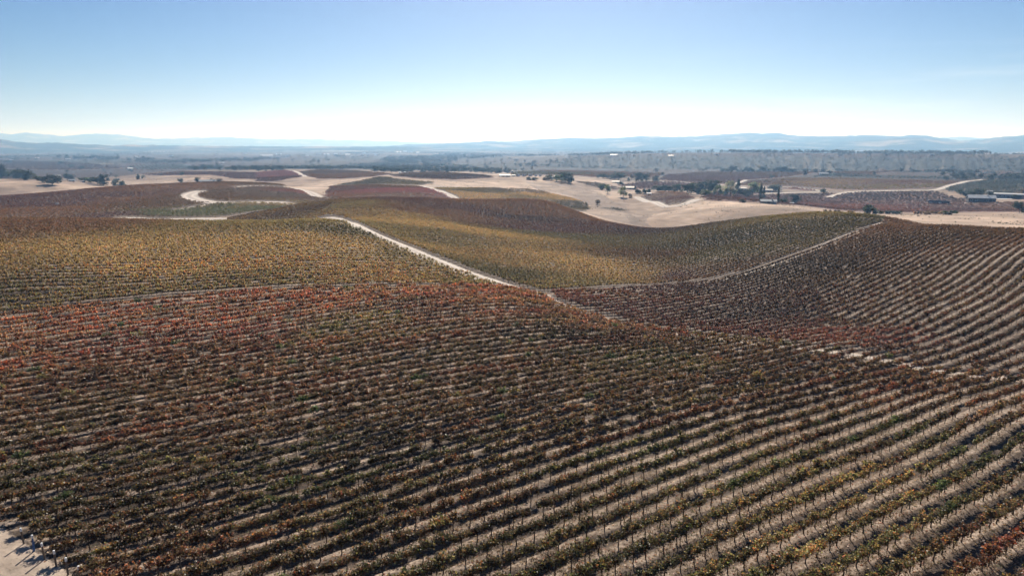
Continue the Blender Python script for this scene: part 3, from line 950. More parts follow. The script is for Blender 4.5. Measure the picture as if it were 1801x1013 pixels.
# ---------------------------------------------------------------- vines
def leaf_cloud(n, size, seed, spread=1.0, wild=.45, mound=.6, low=.80, high=1.50):
    """leaf-sized faces hung along a row segment: -> corners (n,4,3) and colour factors (n,3)"""
    g = np.random.default_rng(seed)
    ns = max(4, int(n ** .5))
    sx = np.sort(g.uniform(-.76, .76, ns)) * spread
    sh = np.clip(g.normal(.62, .28, ns), .1, 1.05)
    sy = g.normal(0, .09, ns)
    w = g.integers(0, ns, n)
    t = g.beta(1.5, 1.2, n)
    side = np.where(g.random(ns) < .5, -1, 1)[w]
    x = sx[w] + g.normal(0, .11, n) * spread
    z = low + .06 + (high - low) * sh[w] * t * (1.2 - .25 * (.6 - mound) - mound * np.abs(sx[w]) / (.76 * spread)) + g.normal(0, .05, n)
    y = sy[w] + side * .24 * t ** 1.5 + g.normal(0, .085, n)
    droop = g.random(n) < .12
    z = np.where(droop, low - .08 + .35 * g.random(n), z)
    y = np.where(droop, y + side * .12, y)
    c = np.c_[x, y, z]
    nr = g.normal(0, 1, (n, 3)) + np.array([0, 0, .5])
    nr /= np.linalg.norm(nr, axis=1)[:, None]
    a = np.cross(nr, g.normal(0, 1, (n, 3)))
    a /= np.linalg.norm(a, axis=1)[:, None]
    b = np.cross(nr, a)
    s = size * g.uniform(.65, 1.3, (n, 1))
    a, b = a * s * .55, b * s * .5
    cor = np.stack([c - a, c + b * .9 - a * .1, c + a, c - b], 1)
    f = np.exp(g.normal(0, wild, n))[:, None] * np.exp(g.normal(0, .10, (n, 3)))
    k = g.random(n)[:, None]
    shoot = g.random(ns)[w][:, None]
    f = np.where(k < .16, f * np.array([1.7, 1.7, 1.1]), f)
    f = np.where((k > .16) & (k < .30), f * np.array([1.3, .82, .85]), f)
    f = np.where((k > .30) & (k < .48), f * np.array([.62, .8, .68]), f)
    f = np.where(shoot < .15, f * np.array([.7, .85, .75]), np.where(shoot > .85, f * np.array([1.3, .85, .7]), f))
    if wild < .3:
        f = 1 + (f - 1) * .45
    return cor, np.clip(f, .05, 3.0)


ZONES = [  # reach, leaves, leaf size, variants, trunk
    (75, 560, .14, 12, 2), (115, 400, .16, 10, 2), (180, 250, .18, 8, 1), (300, 165, .21, 8, 0), (470, 84, .28, 6, 0), (900, 36, .44, 6, 0), (9999, 22, .62, 6, 0)]
PROTO = [[leaf_cloud(n, s, 100 * zi + v, wild=.45 if zi < 3 else .26, mound=.6 if zi < 2 else .35 if zi == 2 else .05, spread=1.0 if zi < 3 else 1.15) for v in range(nv)] for zi, (_, n, s, nv, _) in enumerate(ZONES)]

VX, VYY, VH, VK, VT, VS, VB = [], [], [], [], [], [], []
for bi, b in enumerate(BLOCKS):
    x, y, h, k = vine_points(b)
    px, py, dep = project(x, y, ground_z(x, y) + .8)
    m = (dep > 12) & (px > -420) & (px < 2220) & (py < 1300)
    m &= rng.random(len(x)) > np.where(b['name'] == 'fg', .018, .012)          # missing vines
    x, y, h, k = x[m], y[m], h[m], k[m]
    jx = .12 if b['step'] < 3 else .5
    x, y = x + rng.normal(0, jx, len(x)) * np.cos(h), y + rng.normal(0, jx, len(x)) * np.sin(h)
    t = tint_at(b, x, y)
    calm = 1.0 if b['name'] == 'fg' else .30
    al, ac = x * np.cos(h) + y * np.sin(h), k * 2.44
    rowv = _hash(k.astype(np.int64), k.astype(np.int64) * 0 + bi, 5) - .5
    pn = fbm(al / 16, ac / 2.6, 3, 71) + .5 * rowv                     # runs of like colour follow the rows
    t = t * np.exp(calm * (.45 * pn + rng.normal(0, .22, len(x))))[:, None]
    red = calm * fbm(al / 26, ac / 2.6, 2, 72)[:, None]
    t = t * np.where(red > .22, np.array([1.12, .84, .85]), np.where(red < -.25, np.array([.85, 1.0, .9]), 1.0))
    odd = rng.random(len(x))[:, None] if b['name'] == 'fg' else np.full((len(x), 1), .5)
    t = np.where(odd < .012, np.array([.11, .14, .04]), np.where(odd > .988, np.array([.30, .23, .07]), t))
    VX.append(x); VYY.append(y); VH.append(h); VK.append(k); VT.append(np.clip((t * .78 + .22 * t.mean(1, keepdims=True)) * (VINE_VALUE if b['name'] in ('fg', 'maroon') else .62 if b['name'] != 'far' else .5), .010, .5)); VS.append(np.full(len(x), b['step'] / 1.52)); VB.append(np.full(len(x), bi))
VX, VYY, VH, VK, VT, VS, VB = map(np.concatenate, (VX, VYY, VH, VK, VT, VS, VB))
VZ = ground_z(VX, VYY)
VRr = np.hypot(VX, VYY)
_px, _py, _dep = project(VX, VYY, VZ + .9)
_, _pyb, _ = project(VX, VYY, VZ)
infr = (_px > 4) & (_px < 1797) & (_py < 1008) & (VB == 0)
cand = np.nonzero(infr)[0]
near300 = cand[np.argsort(_dep[cand])[:300]]
solo = np.zeros(len(VX), bool)
solo[near300] = True
VSC = np.clip(rng.normal(1.0, .16, len(VX)), .6, 1.4)
weak = rng.random(len(VX)) < .05
VSC[weak] *= .75
VSC = np.where(VRr > 180, 1 + (VSC - 1) * .4, VSC)
vvar = rng.integers(0, 1000, len(VX))
flip = np.where(rng.random(len(VX)) < .5, 0, math.pi)

# everything past the nearest vines: one object
allv, alls, allc, allm = [], [], [], []
zi_of = np.searchsorted([z[0] for z in ZONES], VRr)
for zi, (reach, n, size, nv, trunk) in enumerate(ZONES):
    for v in range(nv):
        m = np.nonzero((zi_of == zi) & (vvar % nv == v) & ~solo)[0]
        if len(m) == 0:
            continue
        cor, fac = PROTO[zi][v]
        st = VS[m][:, None]
        ca_, sa_ = np.cos(VH[m] + flip[m])[:, None], np.sin(VH[m] + flip[m])[:, None]
        big = np.where(st > 2.2, .55 + .3 * st, 1.0)           # thin stands far off are drawn with larger clumps
        lx, ly, lz = (cor[None, ..., i].reshape(1, -1) for i in range(3))
        cen = cor.mean(1)
        cx_, cy_, cz_ = (np.repeat(cen[:, i], 4)[None] for i in range(3))
        lx = cx_ * st + (lx - cx_) * big
        ly = cy_ * np.minimum(big, 1.6) + (ly - cy_) * big
        lz = cz_ + (lz - cz_) * np.minimum(big, 1.5)
        sc = VSC[m][:, None]
        X = VX[m][:, None] + (lx * ca_ - ly * sc * sa_)
        Y = VYY[m][:, None] + (lx * sa_ + ly * sc * ca_)
        # follow the slope along the row
        e = 1.2
        dzx = (ground_z(VX[m] + e * ca_[:, 0], VYY[m] + e * sa_[:, 0]) - ground_z(VX[m] - e * ca_[:, 0], VYY[m] - e * sa_[:, 0])) / (2 * e)
        Z = VZ[m][:, None] + lz * (.4 + .6 * sc) + lx * np.clip(dzx, -.5, .5)[:, None]
        allv.append(np.stack([X, Y, Z], -1).reshape(-1, 3))
        alls.append(np.full(len(m) * len(cor), 4))
        allc.append((VT[m][:, None] * fac[None]).reshape(-1, 3))
        allm.append(np.zeros(len(m) * len(cor), np.int32))
        if trunk:
            k = 3
            ang = np.arange(k) * 2 * math.pi / k
            r0, r1 = (.05, .04) if trunk == 2 else (.055, .05)
            q = []
            for i in range(k):
                j = (i + 1) % k
                q.append([(r0 * math.cos(ang[i]), r0 * math.sin(ang[i]), -.1), (r0 * math.cos(ang[j]), r0 * math.sin(ang[j]), -.1), (r1 * math.cos(ang[j]) + .04, r1 * math.sin(ang[j]), .95), (r1 * math.cos(ang[i]) + .04, r1 * math.sin(ang[i]), .95)])
            for sgn in (-1, 1):
                q.append([(0, -.03, .86), (0, .03, .92), (sgn * .7, .03, 1.0), (sgn * .7, -.02, .95)])
            q = np.array(q)
            lx, ly, lz = (q[None, ..., i].reshape(1, -1) for i in range(3))
            lean = rng.normal(0, .10, (len(m), 1))
            X = VX[m][:, None] + ((lx + lean * lz) * ca_ - ly * sa_)
            Y = VYY[m][:, None] + ((lx + lean * lz) * sa_ + ly * ca_)
            Z = VZ[m][:, None] + lz + lx * np.clip(dzx, -.5, .5)[:, None]
            allv.append(np.stack([X, Y, Z], -1).reshape(-1, 3))
            alls.append(np.full(len(m) * len(q), 4))
            allc.append(np.ones((len(m) * len(q), 3)))
            allm.append(np.ones(len(m) * len(q), np.int32))
allv, alls, allc, allm = map(np.concatenate, (allv, alls, allc, allm))
me = mesh_np('grape_vines', allv, np.arange(len(allv)), alls, [M_LEAF, M_WOOD], allm, np.clip(allc, .008, .85))
print('vines', len(VX), 'faces', len(alls))
tag(link('grape_vines', me), 'rows of autumn coloured grape vines covering the rolling hills', 'grape vines', 'grape vines in rows', 'stuff')
del allv, alls, allc, allm

# the 300 nearest vines, one object each
ORD = ['first', 'second', 'third', 'fourth', 'fifth', 'sixth', 'seventh', 'eighth', 'ninth', 'tenth', 'eleventh', 'twelfth', 'thirteenth', 'fourteenth', 'fifteenth', 'sixteenth', 'seventeenth', 'eighteenth', 'nineteenth', 'twentieth']
TENS = {2: 'twenty', 3: 'thirty', 4: 'forty', 5: 'fifty'}


def ordinal(n):
    if n <= 20:
        return ORD[n - 1]
    t, u = divmod(n, 10)
    return TENS[t] + ('-' + ORD[u - 1] if u else 'ieth'[1:] if False else '') if u else {3: 'thirtieth', 4: 'fortieth', 5: 'fiftieth'}[t]


def colour_word(c):
    r, g, b = c
    lum = .3 * r + .6 * g + .1 * b
    if g > r * .98: return 'green-leaved'
    if r > 2.6 * g: return 'red-leaved'
    if r > 1.9 * g: return 'rust-brown'
    if lum > .16: return 'golden-leaved'
    if r > 1.35 * g: return 'brown-leaved'
    return 'olive-green'


wood_v, leaf_v = [], []
for v in range(6):
    g = random.Random(500 + v)
    mb = MB()
    l1, l2 = g.uniform(-.07, .07), g.uniform(-.06, .06)
    mb.tube([(0, 0, -.12), (l1 * .5, l2, .22), (l1, -l2 * .5, .5), (l1 * .6, l2 * .4, .76), (0, 0, .93)], [.062, .048, .043, .046, .052], 6)
    for sg in (-1, 1):
        mb.tube([(0, 0, .88), (sg * .14, g.uniform(-.03, .03), .97), (sg * .5, g.uniform(-.05, .05), .98 + g.uniform(-.03, .04)), (sg * .72, 0, .99)], [.045, .036, .030, .018], 5)
    for q in range(9):
        x = g.uniform(-.7, .7)
        mb.tube([(x, 0, .97), (x + g.uniform(-.12, .12), g.uniform(-.22, .22), 1.18), (x + g.uniform(-.2, .2), g.uniform(-.4, .4), 1.2 + g.uniform(-.1, .22))], [.011, .008, .005], 3, False)
    wood_v.append(mb.mesh('trunk', M_WOOD, smooth=True))
for v in range(12):
    cor, fac = leaf_cloud(640, .135, 900 + v)
    leaf_v.append(mesh_np('foliage', cor.reshape(-1, 3), np.arange(len(cor) * 4), np.full(len(cor), 4), [M_LEAF], None, fac))
fgk = sorted(set(VK[near300].tolist()))
rows_sorted = {}
corner = np.array([30.0, 40.0])
for k in fgk:
    inrow = [i for i in np.nonzero((VB == 0) & (VK == k) & (_px > 4) & (_px < 1797) & (_py < 1008))[0]]
    inrow.sort(key=lambda i: _px[i])
    rows_sorted[k] = inrow
for ri, k in enumerate(fgk):
    pos = {i: n + 1 for n, i in enumerate(rows_sorted[k])}
    for i in [i for i in rows_sorted[k] if solo[i]]:
        t = bpy.data.objects.new('grape_vine', None)
        COL.objects.link(t)
        e = 1.2
        cx_, sx_ = math.cos(VH[i] + flip[i]), math.sin(VH[i] + flip[i])
        sl = (gz(VX[i] + e * cx_, VYY[i] + e * sx_) - gz(VX[i] - e * cx_, VYY[i] - e * sx_)) / (2 * e)
        t.location = (VX[i], VYY[i], VZ[i])
        t.rotation_euler = (0, -math.atan(max(-.4, min(.4, sl))), VH[i] + flip[i])
        t.empty_display_size = .3
        tag(t, f"{colour_word(VT[i])} grape vine, {ordinal(pos[i])} from the left in the {ordinal(ri + 1)} row from bottom right corner", 'grape vine', 'grape vines in rows')
        link('trunk', wood_v[int(vvar[i]) % len(wood_v)], t)
        f = link('foliage', leaf_v[int(vvar[i]) % len(leaf_v)], t)
        f.color = (*[float(c) for c in VT[i]], 1)
        s = float(VSC[i])
        f.scale = (1.0, s, .4 + .6 * s)

# thin steel line posts: every fifth vine or so
pk = np.nonzero((VB <= 3) & (VRr < 230) & (rng.random(len(VX)) < .085))[0]
ppx, ppy, pdep = project(VX[pk], VYY[pk], VZ[pk] + .9)
pin = (ppx > 4) & (ppx < 1797) & (ppy < 1006)
o = np.argsort(np.where(pin, pdep, 1e6))
pk_solo = [i for i in pk[o[:64]] if solo[i]]
pk_rest = np.array([i for i in pk if i not in set(pk_solo)])
mb = MB()
mb.box(-.028, -.005, -.3, .028, .005, 1.78)
mb.box(-.005, .005, -.3, .005, .035, 1.78)
mb.box(-.034, -.009, 1.30, .034, .039, 1.33)
mb.box(-.034, -.009, .97, .034, .039, 1.0)
post_me = mb.mesh('trellis_post', M_STEEL)
ofs = .42
for n, i in enumerate(sorted(pk_solo, key=lambda i: (VK[i], _px[i]))):
    ri = fgk.index(VK[i])
    p = sum(1 for j in rows_sorted[VK[i]] if _px[j] <= _px[i])
    h = VH[i]
    x, y = VX[i] + ofs * math.cos(h), VYY[i] + ofs * math.sin(h)
    q = link('trellis_post', post_me, None, (x, y, gz(x, y)))
    q.rotation_euler = (random.gauss(0, .03), random.gauss(0, .03), h + math.pi / 2)
    tag(q, f"thin dark steel post beside the {ordinal(p)} vine from left, {ordinal(ri + 1)} row from bottom right", 'trellis post', 'thin steel posts along the vine rows')
h = VH[pk_rest][:, None]
x0, y0 = VX[pk_rest][:, None] + ofs * np.cos(h), VYY[pk_rest][:, None] + ofs * np.sin(h)
wd = np.where(VRr[pk_rest] > 120, .035, .028)[:, None]
qx = np.concatenate([-wd, wd, wd, -wd], 1)
qz = np.tile([-.3, -.3, 1.78, 1.78], (len(pk_rest), 1))
zb = ground_z(x0[:, 0], y0[:, 0])[:, None]
A = np.stack([x0 + qx, y0 + 0 * qx, zb + qz], -1)
B = np.stack([x0 + 0 * qx, y0 + qx, zb + qz], -1)
pv = np.concatenate([A, B], 0).reshape(-1, 3)
tag(link('trellis_posts', mesh_np('trellis_posts', pv, np.arange(len(pv)), np.full(len(pv) // 4, 4), [M_STEEL])), 'thin steel posts standing along the farther vine rows', 'trellis posts', 'thin steel posts along the vine rows', 'stuff')

# row-end posts in the bare corner
M_CAP = plain('white post sleeve', (.78, .78, .76), .5, vary=.08)
M_BLUE = plain('blue post sleeve', (.03, .11, .30), .5, vary=.15)
M_POST = plain('weathered post wood', (.16, .12, .09), .9, scale=6)
names = ['weathered wooden end post with white cap, left of the blue post', 'blue-sleeved end post with white cap on the bare headland',
         'white-capped wooden end post just right of the blue post', 'white-capped wooden end post, second to the right of the blue post', 'white-capped wooden end post, third to the right of the blue post',
         'white-capped wooden end post, fourth right of the blue post, its foot below the picture', 'last white-capped end post, fifth right of the blue post at the bottom edge']
for (bx, by), nm in zip([(42, 956), (60, 969), (79, 983), (99, 996), (120, 1010), (141, 1025), (171, 1044)], names):
    x, y = hit(bx, by)
    t = bpy.data.objects.new('end_post', None)
    COL.objects.link(t)
    t.location = (x, y, gz(x, y))
    t.rotation_euler = (random.gauss(0, .03), random.gauss(-.03, .03), random.random() * 6)
    blue = 'blue-sleeved' in nm
    tag(t, nm, 'end post', 'end posts of the vine rows')
    mb = MB()
    mb.tube([(0, 0, -.4), (0, 0, .5), (.01, 0, 1.28)], [.07, .066, .062], 10)
    mb.build('shaft', M_BLUE if blue else M_POST, t, smooth=False)
    mb = MB()
    mb.tube([(.01, 0, 1.08), (.012, 0, 1.3), (.013, 0, 1.36), (.013, 0, 1.375)], [.074, .074, .07, .04], 12)
    mb.build('cap', M_CAP, t)

# tufts of dead grass and weeds in the alleys and on the headland
gn = 60000
ax = np.arctan2(rng.uniform(-.95, .95, gn), 1.0)
rr = 36 + 95 * rng.random(gn) ** 1.3
tx, ty = rr * np.sin(ax) / np.cos(ax) * np.cos(ax), rr * np.cos(ax)
fv = FLD_FG[0](tx, ty)
of = np.abs(fv - np.round(fv))
keep = inside(BLOCKS[0]['poly'], tx, ty) & ((np.floor(fv) % 2 == 1) | (of < .2)) & (fbm(tx / 3, ty / 3, 2, 81) > -.12) & (of < .42)
tx, ty = tx[keep], ty[keep]
nb = 5
a = rng.random((len(tx), nb)) * 6.283
hgt = rng.uniform(.05, .2, (len(tx), nb))
cx_, cy_ = tx[:, None] + rng.normal(0, .09, a.shape), ty[:, None] + rng.normal(0, .09, a.shape)
z0 = ground_z(tx, ty)[:, None] - .01
wv = .035
T = np.stack([np.stack([cx_ - wv * np.sin(a), cy_ + wv * np.cos(a), z0 + 0 * a], -1), np.stack([cx_ + wv * np.sin(a), cy_ - wv * np.cos(a), z0 + 0 * a], -1),
              np.stack([cx_ + hgt * np.cos(a), cy_ + hgt * np.sin(a), z0 + hgt], -1)], 2).reshape(-1, 3)
gc = np.array([.24, .185, .125]) * np.exp(rng.normal(0, .3, (len(tx), 1, 1))) * np.ones((1, nb, 3))
gc = np.where(rng.random((len(tx), 1, 1)) < .12, np.array([.11, .13, .05]), gc).reshape(-1, 3)
tag(link('dry_grass', mesh_np('dry_grass', T, np.arange(len(T)), np.full(len(T) // 3, 3), [M_CROWN], None, np.clip(gc, .02, .7))), 'tufts of dead grass between the near vine rows', 'grass', kind='stuff')

# leaves dropped under the near vines
ln = 42000
src = np.nonzero((VB == 0) & (VRr < 105))[0]
src = src[rng.integers(0, len(src), ln)]
la, lb = rng.normal(0, .75, ln), rng.normal(0, .42, ln)
lx, ly = VX[src] + la * np.cos(VH[src]) - lb * np.sin(VH[src]), VYY[src] + la * np.sin(VH[src]) + lb * np.cos(VH[src])
lz = ground_z(lx, ly) + .012 + .02 * rng.random(ln)
an = rng.random(ln) * 6.283
ls = rng.uniform(.04, .085, ln)
tl = rng.normal(0, .35, (ln, 2))
cr = []
for k in range(4):
    dx, dy = ls * np.cos(an + k * 1.5708), ls * np.sin(an + k * 1.5708)
    cr.append(np.stack([lx + dx, ly + dy, lz + np.maximum(dx * tl[:, 0] + dy * tl[:, 1], -.01)], -1))
cr = np.stack(cr, 1).reshape(-1, 3)
lc = np.array([(.20, .10, .05), (.12, .07, .04), (.30, .19, .08), (.24, .09, .05)])[rng.integers(0, 4, ln)] * np.exp(rng.normal(0, .3, (ln, 1)))
tag(link('fallen_leaves', mesh_np('fallen_leaves', cr, np.arange(len(cr)), np.full(ln, 4), [M_CROWN], None, np.clip(lc, .02, .6))), 'brown vine leaves fallen on the soil under the rows', 'leaves', kind='stuff')
# ---------------------------------------------------------------- trees
def crown_mesh(name, seed, n, size, lobes, shape):
    """many leaf-clump faces over uneven lobes; unit height 1, unit width 1, base at z=0"""
    g = np.random.default_rng(seed)
    L, Rr, B = [], [], []
    for k in range(lobes):
        if shape == 'oak':
            a, q = g.uniform(0, 6.28), g.uniform(.08, .34)
            L.append((q * math.cos(a), q * math.sin(a), g.uniform(.24, .80) - .3 * q)); Rr.append((g.uniform(.15, .26), g.uniform(.13, .22)))
        elif shape == 'cypress':
            z = (k + .5) / lobes
            L.append((g.normal(0, .05), g.normal(0, .05), .05 + .9 * z)); Rr.append((.40 * (1 - z) ** .6 * min(1, .5 + 3 * z) + .08, .12))
        elif shape == 'willow':
            a, q = g.uniform(0, 6.28), g.uniform(.02, .30)
            L.append((q * math.cos(a), q * math.sin(a), g.uniform(.34, .84) - .2 * q)); Rr.append((g.uniform(.10, .20), g.uniform(.12, .22)))
        elif shape == 'pine':
            z = (k + .5) / lobes
            a = g.uniform(0, 6.28)
            q = .22 * (1.05 - z)
            L.append((q * math.cos(a), q * math.sin(a), .25 + .72 * z)); Rr.append((.30 * (1.1 - z) + .05, .09))
        else:
            a, q = g.uniform(0, 6.28), g.uniform(0, .36)
            L.append((q * math.cos(a), q * math.sin(a), g.uniform(.2, .6) - .3 * q)); Rr.append((g.uniform(.12, .22), g.uniform(.15, .34)))
        B.append(math.exp(g.normal(0, .28)))
    L, Rr, B = np.array(L), np.array(Rr), np.array(B)
    w = g.integers(0, lobes, n)
    d = g.normal(0, 1, (n, 3))
    d /= np.linalg.norm(d, axis=1)[:, None]
    d *= (g.random((n, 1)) ** .35) * g.uniform(.75, 1.12, (n, 1))
    c = L[w] + d * np.c_[Rr[w, 0], Rr[w, 0], Rr[w, 1]]
    if shape == 'willow':
        c[:, 2] -= .12 * g.random(n) * (np.hypot(c[:, 0], c[:, 1]) > .2)
    c[:, 2] = np.clip(c[:, 2], .03, 1.02)
    nr = d + g.normal(0, .8, (n, 3))
    nr /= np.linalg.norm(nr, axis=1)[:, None]
    a = np.cross(nr, g.normal(0, 1, (n, 3)))
    a /= np.linalg.norm(a, axis=1)[:, None]
    b = np.cross(nr, a)
    s = size * g.uniform(.6, 1.4, (n, 1))
    cor = np.stack([c - a * s * .5, c + b * s * .45, c + a * s * .5, c - b * s * .45], 1)
    f = B[w][:, None] * np.exp(g.normal(0, .3, n))[:, None] * np.exp(g.normal(0, .06, (n, 3)))
    return mesh_np(name, cor.reshape(-1, 3), np.arange(n * 4), np.full(n, 4), [M_CROWN], None, np.clip(f, .1, 3))


def trunk_mesh(seed, shape):
    g = random.Random(seed)
    mb = MB()
    top = {'oak': .46, 'willow': .42, 'cypress': .5, 'pine': .8, 'bush': .25}[shape]
    r = {'oak': .035, 'willow': .035, 'cypress': .03, 'pine': .028, 'bush': .025}[shape]
    mb.tube([(0, 0, -.08), (g.uniform(-.02, .02), g.uniform(-.02, .02), top * .5), (g.uniform(-.03, .03), 0, top)], [r * 1.3, r, r * .6], 6)
    if shape in ('oak', 'willow', 'bush'):
        for k in range(5):
            a = g.uniform(0, 6.28)
            q = g.uniform(.15, .3)
            mb.tube([(0, 0, top * .6), (q * .5 * math.cos(a), q * .5 * math.sin(a), top * 1.0), (q * math.cos(a), q * math.sin(a), top * g.uniform(1.2, 1.6))], [r * .6, r * .4, r * .12], 4, False)
    return mb.mesh('trunk', M_BARK)


KIND = {}
for sh, lob, n, s in (('oak', 15, 900, .075), ('willow', 16, 900, .06), ('cypress', 9, 500, .10), ('pine', 12, 700, .07), ('bush', 9, 600, .10)):
    KIND[sh] = [(crown_mesh('crown', 40 * lob + v, n, s, lob, sh), trunk_mesh(70 + v + lob, sh)) for v in range(3)]
KIND['small'] = [(crown_mesh('crown', 900 + v, 190, .15, 8, 'oak'), trunk_mesh(90 + v, 'oak')) for v in range(5)]
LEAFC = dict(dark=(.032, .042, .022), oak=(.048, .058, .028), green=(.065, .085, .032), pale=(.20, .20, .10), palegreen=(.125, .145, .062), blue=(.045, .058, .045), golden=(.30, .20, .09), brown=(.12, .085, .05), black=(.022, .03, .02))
n_trees = 0


def tree(sh, x, y, h, w, leaf, label, group='trees on the land between the hills', cat='tree', z=None):
    global n_trees
    name = 'bush' if sh == 'bush' else ('cypress_tree' if sh == 'cypress' else 'tree')
    t = bpy.data.objects.new(name, None)
    COL.objects.link(t)
    t.location = (x, y, gz(x, y) if z is None else z)
    t.rotation_euler = (0, 0, random.random() * 6.28)
    tag(t, label, cat, group)
    cr, tk = random.choice(KIND[sh])
    a = link('crown', cr, t)
    a.scale = (w, w, h)
    v = random.uniform(.85, 1.2)
    a.color = (*[c * v for c in LEAFC[leaf]], 1)
    b = link('trunk', tk, t)
    b.scale = (h * (.45 if sh == 'cypress' else .8),) * 2 + (h,)
    n_trees += 1
    return t


